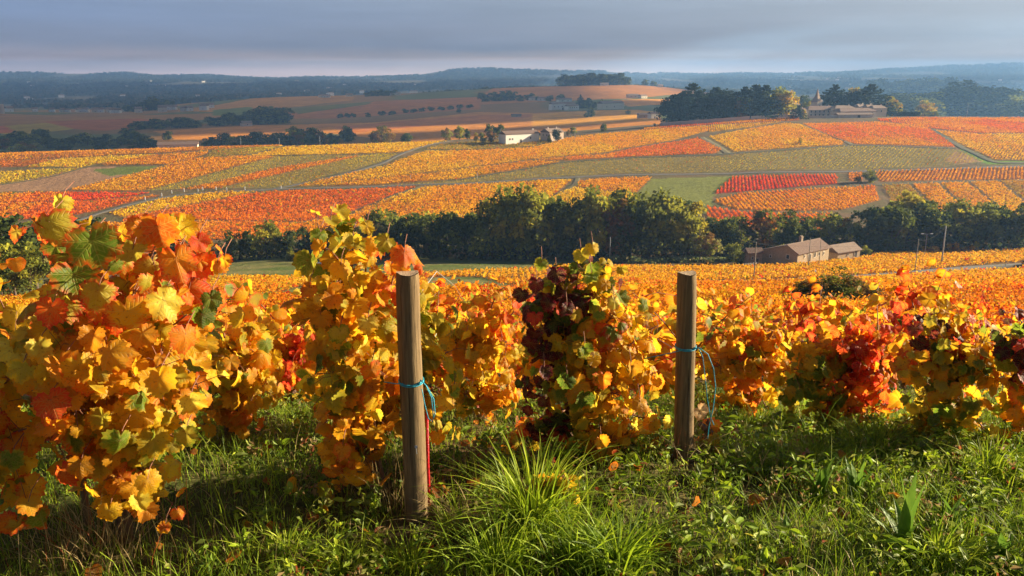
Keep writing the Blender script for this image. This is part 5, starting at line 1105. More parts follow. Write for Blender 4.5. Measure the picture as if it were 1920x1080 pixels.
house('white_barn', 'long white barn with grey roof on the crest', at_house(973, 603), 28, 9, 6.4, 1.8, R(34), M_WHITE, M_TILE, wins=[('f', .12, 2.6, 1.0, 1.0), ('f', .20, 2.6, 1.0, 1.0), ('f', .74, 2.8, 1.0, 1.0), ('r', .5, 2.6, .9, .9)], doors=[('f', .45, 1.6, 2.4)], chim=[(.42, 0)], cat='barn')
house('stone_house', 'rosy stone house with shallow tiled roof right of the white barn', at_house(1035, 612), 13, 10, 6.0, 2.2, R(38), M_ROSE, M_TILE2, wins=[('l', .3, 3.4, .9, 1.3), ('l', .7, 3.4, .9, 1.3), ('f', .3, 3.4, .9, 1.3), ('f', .7, 3.4, .9, 1.3), ('f', .5, .9, .9, 1.5)], chim=[(.3, 0), (-.3, 0)])
house('white_farmhouse', 'long white farmhouse with red roof in the middle of the far slope', at_house(1054, 1480), 46, 12, 9.5, 3, R(28), M_WHITE, M_TILE2, wins=[('f', .1+.16*k, 4.4, 1.6, 1.5) for k in range(6)], doors=[('f', .45, 2.2, 3)], chim=[(.2, 0)])
house('white_farm_wing', 'low white wing in front of the long white farmhouse', at_house(1072, 1440), 22, 10, 6.5, 2.5, R(30), M_WHITE, M_TILE2, wins=[('f', .2+.2*k, 3.4, 1.4, 1.4) for k in range(4)], cat='house wing')
house('cream_barn', 'long cream barn with bright right gable on the far slope', at_house(1145, 1420), 46, 13, 9.5, 3.6, R(34), M_PLAS, M_TILE2, wins=[('f', .2, 3.6, 1.3, 1.4), ('f', .55, 3.6, 1.3, 1.4)], cat='barn')
house('cream_building', 'long low cream building with arched openings in the tree line behind the left crest', at_house(335, 690), 30, 9, max(4.5, top_h(335, 266, 690)-2.0), 2.0, R(14), M_PLAS, M_TILE, wins=[('f', .12+.10*k, 1.2, 1.5, 2.4) for k in range(5)], doors=[('f', .85, 2, 2.6)])
house('gabled_cottage', 'small pale cottage with pink gable before the dark grove', at_house(462, 1330), 16, 9, 5, 2.8, R(40), M_ROSE, M_TILE2, wins=[('f', .5, 2, 1.2, 1.3)], doors=[('r', .5, 1.4, 2.2)], cat='cottage')
house('vineyard_hut', 'low dark hut beside a wall left of the cedar wood', at_house(1208, 1000), 15, 8, 4, 1.8, R(12), M_STONE2, M_TILE, wins=[('f', .4, 1.6, 1, 1)], cat='hut')
house('walled_shed', 'pale shed between the dark hut and the cedar wood', at_house(1224, 985), 10, 7, 5.5, 1.6, R(30), M_PLAS, M_TILE, doors=[('f', .5, 1.6, 2.2)], cat='shed')
house('field_hut', 'tiny grey hut on the dim slope below the far grove', at_house(968, 1290), 14, 7, 2.6, 1.6, R(12), M_STONE2, M_TILE, doors=[('f', .5, 1.4, 1.9)], cat='hut')
# the manor on the hilltop
def manor():
    Y = 735
    house('manor_barn', 'long low rosy manor building facing the vines', at_house(1600, 722), 36, 12, 5.0, 2.3, R(19), M_ROSE, M_TILE, wins=[('f', .08+.13*k, 2.6, 1.3, 1.3) for k in range(7)], doors=[('f', .40, 2.2, 3), ('r', .5, 1.6, 2.4)], hip=.10, cat='manor building')
    house('manor_shed', 'low white-ended shed before the long manor building', at_house(1600, 708), 30, 6, 2.6, 1.2, R(8), M_ROSE, M_TILE2, doors=[('f', .6, 2.4, 2.1)], cat='shed')
    house('manor_house', 'main manor house under the pointed tower', at_house(1535, 752), 30, 12, 6.4, 3.0, R(16), M_ROSE, M_TILE, wins=[('f', .1+.14*k, 1.2, 1.2, 1.9) for k in range(6)]+[('f', .1+.14*k, 4.4, 1.2, 1.6) for k in range(6)], doors=[('f', .5, 1.8, 2.8)], chim=[(-.3, 0), (.3, 0)], hip=.16, cat='manor house')
    house('manor_lodge', 'pale lodge left of the main manor house', at_house(1497, 742), 11, 8, 5.6, 2.0, R(20), M_WHITE, M_TILE, wins=[('f', .3, 3, 1, 1.3), ('f', .7, 3, 1, 1.3)], chim=[(.3, 0)], cat='lodge')
    for k, (px, Yy, L, wl, ya, mw, lab) in enumerate([(1578, 748, 20, 7.4, 14, M_PLAS, 'cream manor wing right of the main house'), (1610, 756, 12, 8.2, 30, M_WHITE, 'bright white manor pavilion behind the long low building'), (1626, 752, 9, 7.6, 24, M_PLAS, 'small cream manor pavilion with chimney'), (1642, 748, 14, 7.2, 18, M_ROSE, 'rosy manor pavilion at the right end'), (1664, 790, 10, 8, 20, M_WHITE, 'white gabled house behind the hedge end')]):
        house('manor_wing', lab, at_house(px, Yy), L, 9, wl, 2.2, R(ya), mw, M_TILE2, wins=[('f', .25, 4, 1, 1.4), ('f', .6, 4, 1, 1.4)], chim=[(.3, 0)], cat='manor wing', hip=.2)
    g = on_ground(1529, 765); r = empty('manor_tower', g, 0, 'square tower with tall pointed spire rising behind the manor', 'tower')
    b = MB(); b.box(-3.3, -3.3, -2, 3.3, 3.3, 12.5); b.box(-3.5, -3.5, 12.503, 3.5, 3.5, 12.9); b.build('wall', M_PLAS, r)
    c = MB(); v = [(-3.9,-3.9,12.91),(3.9,-3.9,12.91),(3.9,3.9,12.91),(-3.9,3.9,12.91),(-1.5,-1.5,17.5),(1.5,-1.5,17.5),(1.5,1.5,17.5),(-1.5,1.5,17.5),(0,0,24.5)]
    c.add(v, [(3,2,1,0),(0,1,5,4),(1,2,6,5),(2,3,7,6),(3,0,4,7),(4,5,8),(5,6,8),(6,7,8),(7,4,8)]); sp = c.build('spire', M_TILE2, r)
    f = MB(); f.tube([(0, 0, 24.4), (0, 0, 26.0)], [.12, .05], 5); f.build('finial', M_METAL, sp)
    w = MB(); w.box(-.7, -3.36, 8.2, .7, -3.305, 10.4); w.build('window', M_GLASSD, r)
    r.rotation_euler.z = R(35)
manor()
def wall_run(label, pts, h, th, m, name='stone_wall', cat='wall', top=None):
    b = MB(); prev = None
    P_ = [on_ground(px, Y) for px, Y in pts]; Q = []
    for a, c in zip(P_[:-1], P_[1:]):
        n = max(1, int((c-a).length/5))
        for k in range(n): Q.append(a.lerp(c, k/n))
    Q.append(P_[-1])
    for i in range(len(Q)): Q[i].z = H(Q[i].x, Q[i].y)
    V, Fq = [], []
    for i, q in enumerate(Q):
        t = (Q[min(i+1, len(Q)-1)]-Q[max(i-1, 0)]); t.z = 0; t.normalize(); nrm = Vector((-t.y, t.x, 0))*th/2
        V += [q-nrm-Vector((0, 0, 1)), q-nrm+Vector((0, 0, h)), q+nrm+Vector((0, 0, h)), q+nrm-Vector((0, 0, 1))]
    for i in range(len(Q)-1):
        o = 4*i
        for a in range(3): Fq.append((o+a, o+a+1, o+a+5, o+a+4))
    Fq += [(3, 2, 1, 0), tuple(4*(len(Q)-1)+k for k in range(4))]
    b.add(V, [f[::-1] for f in Fq]); o = b.build(name, m); tag(o, label, cat); return o
wall_run('long pale stone wall below the cedar wood', [(1238,690),(1300,684),(1370,684),(1405,686)], 3.4, .6, M_ROSE)
wall_run('pale stone wall continuing to the manor gate', [(1408,690),(1450,696),(1486,700)], 3.2, .6, M_PLAS)
wall_run('low wall running from the garden gate along the manor', [(1515,700),(1560,704),(1582,705)], 2.0, .5, M_ROSE)
def hedge(label, pts, h, w):
    P_ = [on_ground(px, Y) for px, Y in pts]; n = 5200; t = rng.uniform(0, len(P_)-1-1e-6, n); i = t.astype(int); f = (t-i)[:, None]; A = np.array(P_)
    C = A[i]*(1-f)+A[np.minimum(i+1, len(P_)-1)]*f; C[:, 2] = height(C[:, 0], C[:, 1]); side = rng.integers(0, 3, n)
    C[:, 1] += np.where(side == 0, -w/2, np.where(side == 1, w/2, rng.uniform(-w/2, w/2, n))); C[:, 2] += np.where(side == 2, h, rng.uniform(0, h, n))+rng.normal(0, .08, n)
    V, F = quads(C, rng.uniform(.35, .8, n)); c = np.array([(.026, .042, .018), (.04, .055, .02)])[rng.integers(0, 2, n)]*rng.uniform(.7, 1.3, (n, 1))
    tag(link('hedge', np_mesh('hedge', V, F, M_TREE, col=np.repeat(c, 4, 0))), label, 'hedge')
hedge('long dark clipped hedge right of the manor', [(1644, 748), (1690, 752), (1724, 750)], 3.6, 2.0)
hedge('thin dark hedge on the slope behind the white barn', [(942, 690), (985, 702), (1015, 712)], 1.6, 1.5)
# the far hamlet and houses scattered over the plain
HM = [(213,214,9,'w'),(222,208,8,'w'),(98,207,8,'w'),(118,205,8,'p'),(128,207,7,'w'),(150,204,8,'w'),(162,204,9,'w'),(178,203,9,'p'),(190,201,9,'w'),(204,200,9,'p'),(232,195,9,'p'),(240,192,8,'w'),(252,193,8,'p'),(215,190,8,'w'),(260,212,10,'p'),(305,211,12,'p'),(318,207,10,'w'),(327,203,9,'w'),(312,198,10,'p'),(345,212,9,'p'),(356,211,9,'w'),(383,209,12,'w'),(396,206,9,'w'),(18,206,11,'w'),(66,190,9,'w'),(146,192,8,'p'),(310,192,8,'w')]
LM = ['left of the far hamlet trees', 'at the foot of the far hamlet trees', 'right of the far hamlet trees', 'in the row of houses beyond the left fields']
hseq = 0
for px, py, s, c in HM:
    Y = 2250 if py < 200 else (2120 if py < 208 else 1980); hseq += 1
    lab = 'white house right beside the round silo on the left border' if px == 18 else f'small {"white" if c == "w" else "cream"} house {LM[1] if 255 < px < 330 else LM[2] if px >= 330 else LM[0] if px > 200 else LM[3]}'
    house('village_house', lab, at_house(px, Y), s*1.5, s*1.1, s*.85, s*.45, R(rng.uniform(-30, 50)), M_WHITE if c == 'w' else M_PLAS, M_TILE2, wins=[('f', .5, s*.2, 1.4, 1.3)], cat='house', group='houses of the far hamlet')
g = on_ground(3, 1900); r = empty('silo', g, 0, 'round rosy silo tower at the left border', 'silo')
b = MB(); b.tube([(0, 0, -2), (0, 0, 20)], 6.2, 18); b.build('wall', M_ROSE, r, smooth=False); b = MB(); b.tube([(0, 0, 20.01), (0, 0, 20.8)], [6.6, 6.0], 18); b.build('roof', M_CONC, r)
for px, Y, L, lab in [(606,2480,26,'low far farm with red roof on the left ridge'),(612,2440,22,'low white building on the left ridge'),(655,2490,20,'small red-roofed house on the left ridge'),(741,2450,30,'pale barn right of the dark ridge grove'),(1016,1850,20,'cream house left of the white farmhouse'),(1186,1900,26,'far grey barn right of the cream barn'),(1205,1880,18,'far cream house right of the grey barn'),(1058,1750,30,'long far roof behind the white farmhouse'),(1238,2550,14,'small chapel on the right ridge'),(1133,2520,24,'pale house in front of the hilltop wood'),(1000,1880,18,'small roof at the foot of the dark grove')]:
    house('far_house', lab, at_house(px, Y), L, 10, 5.5, 2.6, R(rng.uniform(0, 35)), M_WHITE if 'white' in lab else M_PLAS, M_TILE2, wins=[('f', .3, 2.2, 1.4, 1.3), ('f', .7, 2.2, 1.4, 1.3)], cat='house')
for k in range(46):
    px = [rng.uniform(30, 420), rng.uniform(420, 900), rng.uniform(1400, 1650), rng.uniform(1640, 1920)][k % 4]; Y = rng.uniform(3600, 8500)
    side = 'left plain' if px < 420 else 'middle of the plain' if px < 1000 else 'hazy plain behind the cedars' if px < 1650 else 'hazy plain on the right'
    g = on_ground(px, Y); house('plain_house', f'tiny pale house far away in the {side}', (g.x, g.y, g.z+7), rng.uniform(18, 34), 14, 10, 4, R(rng.uniform(-20, 50)), M_WHITE, M_TILE2, cat='house', group='houses scattered over the '+side)
# ---------------------------------------------------------------- poles, marker posts, lamp, wires
def pole(px, Y, top, label, m=None, r=.13, cross=False, name='utility_pole', lean=0.0):
    g = on_ground(px, Y); h = top_h(px, top, Y); e = empty(name, g, 0, label, 'utility pole')
    b = MB(); b.tube([(0, 0, -.5), (lean*h*.5, 0, h*.5), (lean*h, 0, h)], [r*1.25, r, r*.75], 8); b.build('pole', m or M_GREY, e, smooth=True)
    ins = MB(); ins.tube([(lean*h, -.02, h-.01), (lean*h, -.02, h+.18)], [.07, .04], 6)
    if cross: ins.box(-1.1, -.06, h-.45, 1.1, -.0, h-.33); [ins.tube([(q, -.03, h-.33), (q, -.03, h-.15)], [.05, .04], 5) for q in (-1.0, -.5, .5, 1.0)]
    ins.build('insulator', M_CONC, e); return g+Vector((lean*h, 0, h))
tA = pole(1413, 176, 455, 'wooden utility pole in the yellow vines left of the farmhouse', r=.11)
tB = pole(1715, 186, 450, 'thin wooden utility pole beside the grey road', r=.09)
tC = pole(1765, 214, 424, 'tall concrete utility pole behind the grey road', M_CONC, r=.16)
tD = pole(1143, 246, 445, 'thin pale pole against the wood above the purple vine', M_CONC, r=.10)
tE = pole(1515, 214, 447, 'thin utility pole in front of the farmhouse chimney', r=.11)
tF = pole(1535, 216, 450, 'thin utility pole in front of the farmhouse middle', r=.09)
tG = pole(1885, 196, 495, 'short dark post beside the road at the right', r=.12, name='road_post')
FP = [(1812,195,700,'thin pale pole on the red hilltop vineyard'),(1046,318,470,'thin pole above the hill road below the stone house'),(1200,313,480,'thin pole above the hill road right of the middle'),(895,323,455,'thin pole by the hill road left of the farm track'),(770,328,455,'thin pole by the hill road above the blood-orange vineyard'),(640,328,452,'thin pole by the hill road left of the middle'),(544,338,450,'thin pole at the road junction'),(1352,308,478,'thin pole above the green meadow'),(1512,308,478,'thin pole above the scarlet vineyard'),(1671,300,480,'thin pole above the lone round tree'),(1833,304,478,'thin pole at the bare end of the olive-green vineyard'),
      (452,258,585,'thin pole on the crest before the tree line'),(524,259,590,'thin pole on the crest in front of dark trees'),(600,256,592,'thin pole at the right end of the crest tree line'),(245,367,430,'thin pole in the red vineyard at the left'),(1078,238,608,'stout pale pole right of the stone house'),(1308,222,665,'thin pole under the garden wall'),(1426,216,680,'thin pole right of the garden wall middle'),(1549,198,700,'tall thin pole before the manor'),(1560,200,703,'second tall pole before the manor'),(938,242,602,'thin pole left of the white barn')]
for px, top, Y, lab in FP:
    g = on_ground(px, Y); pole(px, Y, top, lab, M_CONC, r=.10)
def lamp():
    g = on_ground(1733, 238); h = top_h(1733, 439, 238); e = empty('street_lamp', g, 0, 'double-armed street lamp left of the orange bushes', 'street lamp')
    b = MB(); b.tube([(0, 0, -.4), (0, 0, h)], [.12, .07], 7); b.build('pole', M_METAL, e); b = MB(); b.tube([(-1.0, 0, h+.12), (0, 0, h-.03), (1.0, 0, h+.12)], .05, 5); b.build('arm', M_METAL, e)
    for s in (-1, 1): b = MB(); b.box(s*1.3-.35, -.16, h+.06, s*1.3+.35, .16, h+.2); b.box(s*1.3-.27, -.11, h+.02, s*1.3+.27, .11, h+.057); b.build('lamp_head', M_PAINTW, e)
lamp()
def wire(a, b, label, sag=1.2):
    pts = [tuple(Vector(a).lerp(Vector(b), t)-Vector((0, 0, 4*sag*t*(1-t)))) for t in np.linspace(0, 1, 14)]
    m = MB(); m.tube(pts, .012, 4); tag(m.build('power_line', M_SHUT), label, 'power line')
wire(tD, tA, 'power line from the thin pale pole to the pole left of the farmhouse'); wire(tA, tE, 'power line from the left pole to the farmhouse pole'); wire(tA, tB, 'power line crossing in front of the farmhouse'); wire(tB, tC, 'power line between the two poles by the grey road')
# white marker posts along the hill road
for i, (px, py) in enumerate([(272,374),(303,367),(322,361.5),(345,358.5),(371,358),(380,355.5),(405,355),(425,356),(459,355),(527,352.5)]):
    g = pick(px, py+1.5); e = empty('marker_post', g, 0, ['first', 'second', 'third', 'fourth', 'fifth', 'sixth', 'seventh', 'eighth', 'ninth', 'last'][i]+' white marker post from the left along the hill road', 'marker post', 'white marker posts along the hill road')
    b = MB(); b.box(-.22, -.1, -.2, .22, .1, 1.5); b.build('post', M_PAINTW, e); b = MB(); b.add([(-.22,-.1,1.5),(.22,-.1,1.5),(.22,.1,1.5),(-.22,.1,1.5),(0,0,1.8)], [(0,1,4),(1,2,4),(2,3,4),(3,0,4),(3,2,1,0)]); b.build('cap', M_PAINTW, e)
# vehicles: a dark car in the meadow edge behind the vines and one at the right edge of the road
M_CARP = surf('dark_car_paint', (.02, .022, .03), (.03, .032, .04), scale=3, rough=.25, spec=.6, bump=0); M_TYRE = surf('rubber', (.02, .02, .02), (.03, .03, .03), scale=8)
M_CARR = surf('maroon_car_paint', (.10, .02, .02), (.14, .03, .03), scale=3, rough=.3, spec=.6, bump=0)
def car(g, yaw, m, label):
    e = empty('parked_car', g, yaw, label, 'car')
    prof = [(-2.1,.35),(-2.15,.75),(-1.95,.95),(-1.55,1.02),(-1.15,1.42),(.35,1.46),(1.05,1.0),(1.85,.88),(2.1,.68),(2.1,.35)]
    b = MB(); n = len(prof); v = []
    for y, s in ((-.82, 1), (.82, 1)): v += [(x, y*(.86 if z > 1.2 else 1), z) for x, z in prof]
    b.add(v, [tuple(range(n)), tuple(range(n, 2*n))[::-1]]+[(i, i+n, (i+1) % n+n, (i+1) % n) for i in range(n)]); b.build('body', m, e)
    for s in (-1, 1):
        w = MB(); y = s*.80; q = [(-1.42,1.05),(-1.08,1.36),(.30,1.40),(.88,1.05)]
        vv = [(x, s*(.845 if z < 1.2 else .735), z) for x, z in q]; vv += [(x, yy-s*.02, z) for x, yy, z in vv]; w.add(vv, [(0,1,2,3),(7,6,5,4),(0,4,5,1),(1,5,6,2),(2,6,7,3),(3,7,4,0)]); w.build('window', M_GLASSD, e)
        for x in (-1.3, 1.3):
            t = MB(); t.tube([(x, s*.66, .33), (x, s*.86, .33)], .33, 14); k = t.build('wheel', M_TYRE, e); t = MB(); t.tube([(x, s*.861, .33), (x, s*.875, .33)], .19, 10); t.build('rim', M_METAL, k)
car(on_ground(598, 231), R(15), M_CARP, 'dark car parked by the meadow, only its roof above the vines')
car(on_ground(1925, 197), R(70), M_CARR, 'dark red car at the right edge on the grey road')
for px, Y, nm, lab in [(1528, 190, 'white_marker', 'small white stone by the grey road')]:
    g = on_ground(px, Y); b = MB(); b.tube([(0, 0, -.2), (0, 0, .9), (0, 0, 1.3)], [.22, .2, .08], 8); tag(b.build('marker_stone', M_PAINTW, None, loc=g), lab, 'marker stone')
# ---------------------------------------------------------------- the two posts with their twine
def post_mat():
    m = new_mat('weathered_post'); nt = m.node_tree
    tc = nt.nodes.new('ShaderNodeTexCoord'); mp = nt.nodes.new('ShaderNodeMapping'); mp.inputs['Scale'].default_value = (1, 1, .045); lk(nt, tc.outputs['Object'], mp.inputs[0])
    n1 = nn(nt, 'ShaderNodeTexNoise', Scale=120.0, Detail=6.0, Roughness=.7, Distortion=.8); lk(nt, mp.outputs[0], n1.inputs['Vector'])
    n2 = nn(nt, 'ShaderNodeTexNoise', Scale=34.0, Detail=3.0, Distortion=1.5); lk(nt, mp.outputs[0], n2.inputs['Vector'])
    n3 = nn(nt, 'ShaderNodeTexNoise', Scale=7.0, Detail=3.0); lk(nt, tc.outputs['Object'], n3.inputs['Vector'])
    c = ramp(nt, [(.30, (.055, .034, .018)), (.45, (.18, .115, .055)), (.60, (.28, .185, .09)), (.8, (.37, .26, .14))], n1.outputs[0]).outputs[0]
    c = mixc(nt, mth(nt, 'MULTIPLY', n3.outputs[0], .5), c, (.16, .125, .075))
    cr = ramp(nt, [(.0, (1, 1, 1)), (.335, (1, 1, 1)), (.36, (0, 0, 0)), (1, (0, 0, 0))], n2.outputs[0]).outputs[0]
    c = mixc(nt, cr, c, (.035, .02, .013))
    p = nn(nt, 'ShaderNodeBsdfPrincipled'); p.inputs['Roughness'].default_value = .88; p.inputs['Specular IOR Level'].default_value = .2; lk(nt, c, p.inputs[0])
    b = nn(nt, 'ShaderNodeBump', Strength=.9, Distance=.004); lk(nt, n1.outputs[0], b.inputs['Height'])
    b2 = nn(nt, 'ShaderNodeBump', Strength=1.0, Distance=.006); b2.invert = True; lk(nt, cr, b2.inputs['Height']); lk(nt, b.outputs[0], b2.inputs['Normal']); lk(nt, b2.outputs[0], p.inputs['Normal'])
    o = nt.nodes.new('ShaderNodeOutputMaterial'); lk(nt, p.outputs[0], o.inputs[0]); return m
M_POST = post_mat(); M_ENDG = surf('post_end_grain', (.30, .21, .13), (.42, .32, .22), scale=60, rough=.95, bump=.6)
def tint(name, c1, c2, rough=.5): return surf(name, c1, c2, scale=90, rough=rough, bump=.3)
M_TWINE = tint('blue_twine', (.02, .30, .42), (.05, .46, .60)); M_RED = tint('red_plastic', (.62, .02, .03), (.72, .03, .04), .35); M_STEEL = surf('galvanised_wire', (.32, .32, .33), (.45, .45, .46), scale=50, rough=.45, bump=0)
def post(px_t, py_t, px_b, Y, rad, label, seed):
    rs = random.Random(seed); top = at(px_t, py_t, Y); base = on_ground(px_b, Y)
    e = empty('wooden_post', base, 0, label, 'post', 'wooden row-end posts')
    ax = (top-base); Hh = ax.z; K, N_ = 28, 26; b = MB(); v = []
    flat = rs.uniform(0, 6.3)
    for i in range(N_+1):
        z = -.25 + (Hh+.25)*i/N_; cx = ax.x*z/Hh + .0025*math.sin(z*5+seed); cy = ax.y*z/Hh+.002*math.sin(z*4)
        for k in range(K):
            a = 2*math.pi*k/K; r = rad*(1.03-.05*z/Hh + .020*math.sin(3*a+seed+z) + .012*math.sin(7*a+z*3) + .05*math.exp(-((a-flat) % 6.28-3)**2*20)*(-1))
            if i == N_: r *= .955
            v.append((cx+math.cos(a)*r, cy+math.sin(a)*r, z+(.0 if i < N_ else .004*math.sin(2*a+1))))
    b.add(v, [(i*K+k, i*K+(k+1) % K, (i+1)*K+(k+1) % K, (i+1)*K+k) for i in range(N_) for k in range(K)])
    o = len(b.v); ring = v[N_*K:]; b.v += [(ax.x+(q[0]-ax.x)*.985, ax.y+(q[1]-ax.y)*.985, q[2]+.0025) for q in ring]+[(ax.x, ax.y, Hh+.003)]
    b.f += [(o+k, o+(k+1) % K, o+K) for k in range(K)]; b.m += [1]*K
    b.build('shaft', [M_POST, M_ENDG], e, smooth=True)
    return e, base, ax, Hh
e1, b1, ax1, h1 = post(764, 512, 780, 3.17, .0455, 'left weathered round wooden post with blue twine and a red rod at its foot', 1)
e2, b2, ax2, h2 = post(1287, 512, 1283, 3.78, .0450, 'right weathered round wooden post with a hanging blue twine loop', 4)
n_ = MB(); n_.tube([(.012, -.045, .34), (.016, -.062, .345)], .003, 6); n_.tube([(.0165, -.062, .345), (.017, -.065, .346)], .006, 8); n_.tube([(.016, -.058, .34), (.018, -.056, .312)], .002, 5); n_.build('nail', M_STEEL, e1)
def twine(e_base, ax, Hh, zr, rad, strands, label):
    m = MB(); c = Vector((e_base.x+ax.x*zr/Hh, e_base.y+ax.y*zr/Hh, e_base.z+zr))
    for dz in (0, .006): m.tube([c+Vector((math.cos(a)*(rad+.003), math.sin(a)*(rad+.003), dz+.006*math.sin(a))) for a in np.linspace(0, 2*math.pi, 22)], .0022, 5)
    kn = c+Vector((rad*.72, -rad*.75, .003)); m.tube([kn+Vector((-.006, 0, -.006)), kn, kn+Vector((.008, -.002, .008))], [.003, .0065, .003], 7)
    for st in strands: m.tube([kn]+[kn+Vector(q) for q in st], .0021, 5)
    o = m.build('twine', M_TWINE, None, smooth=True); tag(o, label, 'twine')
def zat(py, Y, base): return float(slope_of(py)*Y - base.z)
twine(b1, ax1, h1, zat(710, 3.2, b1), .046, [[(.012,-.01,.018),(.035,-.012,-.01),(.058,-.01,-.06),(.062,-.01,-.12),(.050,-.01,-.155),(.035,-.01,-.14),(.022,-.01,-.08),(.012,-.006,-.02)], [(.01,-.01,.02),(.03,-.02,-.0),(.05,-.02,-.05),(.056,-.02,-.13)], [(-.09,-.0,.0),(-.14,.03,-.004)]], 'blue twine tied round the left post with a short loop')
twine(b2, ax2, h2, zat(648, 3.8, b2), .0455, [[(.02,-.01,.008),(.06,-.02,-.02),(.09,-.02,-.09),(.105,-.02,-.18),(.100,-.02,-.28),(.085,-.02,-.38),(.082,-.02,-.44)], [(.02,-.01,.004),(.04,-.01,-.04),(.055,-.01,-.13),(.072,-.02,-.25),(.09,-.02,-.33),(.108,-.02,-.37)], [(-.07,.0,-.012),(-.14,.03,-.04),(-.22,.06,-.07)]], 'blue twine tied round the right post with long hanging ends')
g = on_ground(806, 3.27); m = MB(); m.tube([(0, 0, -.1), (-.004, 0, .2), (-.002, .0, .42)], .0065, 8); o = m.build('red_rod', M_RED, None, smooth=True, loc=g); tag(o, 'thin red plastic rod standing beside the left post', 'rod')
for (p, ax, Hh), lab in (((b1, ax1, h1), 'left'), ((b2, ax2, h2), 'right')):
    for k, (z, nm) in enumerate(((Hh*.56, 'lower'), (Hh*.86, 'upper'))):
        pts = [(p.x+ax.x*.5, p.y+.047, p.z+z)]+[(p.x+.02*math.sin(y), p.y+y, H(p.x, p.y+y)+z) for y in np.linspace(1, 16, 12)]
        m = MB(); m.tube(pts, .0014, 4); tag(m.build('trellis_wire', M_STEEL), f'{nm} trellis wire running from the {lab} post back into the vines', 'wire')
for px, Y, top, lab in [(165, 3.15, 800, 'grey stake half hidden under the fiery vine'), (1478, 6.5, 690, 'dark thin stake in the vines right of the orange vine')]:
    g = on_ground(px, Y); m = MB(); m.tube([(0, 0, -.1), (.005, 0, .25), (0, 0, top_h(px, top, Y))], .014, 8); tag(m.build('stake', M_POST, None, loc=g), lab, 'stake')

# ---------------------------------------------------------------- grass, weeds and litter
M_GRASS = leafy('grass_blades', trans=.40, rough=.55, spec=.25)
GC = {'g1': (.19, .29, .016), 'g2': (.30, .41, .02), 'g3': (.09, .16, .014), 'g4': (.38, .45, .03), 's1': (.42, .32, .14), 's2': (.30, .20, .08), 'w1': (.14, .18, .03), 'w2': (.24, .25, .05), 'rd': (.35, .08, .03), 'y': (.40, .36, .04)}
def blades(X, Y, h, w, lean, cols, seg=3, droop=.5, az=None):
    n = len(X); a = rng.uniform(0, 6.3, n) if az is None else az; D = np.stack([np.cos(a), np.sin(a), np.zeros(n)], -1); Wd = np.stack([-np.sin(a), np.cos(a), np.zeros(n)], -1)
    # turn the blade's width at random so that it is seen from any side
    tw = rng.uniform(-1.2, 1.2, n)[:, None]; Wd = Wd*np.cos(tw)+D*np.sin(tw)
    B = np.stack([X, Y, height(X, Y)-.01], -1); Vs = []
    for k in range(seg+1):
        t = k/seg; bend = lean*t**1.8; z = h*(t - droop*lean/np.maximum(h, 1e-3)*.5*t*t*t)
        c = B + D*(bend)[:, None] + np.array([0, 0, 1])*z[:, None]
        if k < seg: ww = (w*(1-t**2*.8))[:, None]*.5; Vs += [c-Wd*ww, c+Wd*ww]
        else: Vs += [c]
    V = np.stack(Vs, 1).reshape(-1, 3); m = 2*seg+1; o = (np.arange(n)*m)[:, None]
    F = [np.concatenate([o+2*k, o+2*k+1, o+2*k+3], 1) for k in range(seg-1)] + [np.concatenate([o+2*k, o+2*k+3, o+2*k+2], 1) for k in range(seg-1)] + [np.concatenate([o+2*seg-2, o+2*seg-1, o+2*seg], 1)]
    return V, np.concatenate(F), np.repeat(cols, m, 0)
def colpick(keys, probs, n): return np.array([GC[k] for k in keys])[rng.choice(len(keys), n, p=np.array(probs)/sum(probs))]*rng.uniform(.7, 1.3, (n, 1))
def scatter(n, y0, y1, f=None):
    Y = np.sqrt(rng.uniform(y0*y0, y1*y1, n)); X = rng.uniform(-.80, .80, n)*Y+rng.normal(0, .25, n)
    if f is not None: k = rng.random(n) < f(X, Y); X, Y = X[k], Y[k]
    k = (((X-b1.x)/.10)**2+((Y-b1.y+.12)/.20)**2 > 1) & (((X-b2.x)/.09)**2+((Y-b2.y+.10)/.16)**2 > 1); X, Y = X[k], Y[k]
    return X, Y
def join(name, parts, mat, label):
    Vs, Fs, Cs, o = [], [], [], 0
    for V, F, C in parts: Vs.append(V); Fs.append(F+o); Cs.append(C); o += len(V)
    tag(link(name, np_mesh(name, np.concatenate(Vs), np.concatenate(Fs), mat, col=np.clip(np.concatenate(Cs), 0, .9))), label, kind='stuff')
def px_of(X, Y): return 960+FPX*X/(Y*CP+1.8*SP)
def lush(X, Y):  # thick long grass at the right and at the bottom, weeds elsewhere
    p = px_of(X, Y); return np.clip(.35 + .65*np.clip((p-1150)/250, 0, 1) + .6*np.clip((3.0-Y)/.4, 0, 1), 0, 1)*np.clip(.3+1.5*vnoise(X/.35, Y/.35, 81), 0, 1)
def diamonds(C, S):
    n = len(C); N = unit(rng.normal(size=(n, 3))+np.array([0, 0, .7])); A = unit(np.cross(N, rng.normal(size=(n, 3)))); B = np.cross(N, A); s = S[:, None]
    V = np.stack([C-A*s*.9, C+B*s*.42+N*s*.12, C+A*s*1.0-N*s*.15, C-B*s*.42+N*s*.12], 1).reshape(-1, 3); F4 = np.arange(4*n).reshape(n, 4)
    return V, np.concatenate([F4[:, [0, 3, 2]], F4[:, [0, 2, 1]]])
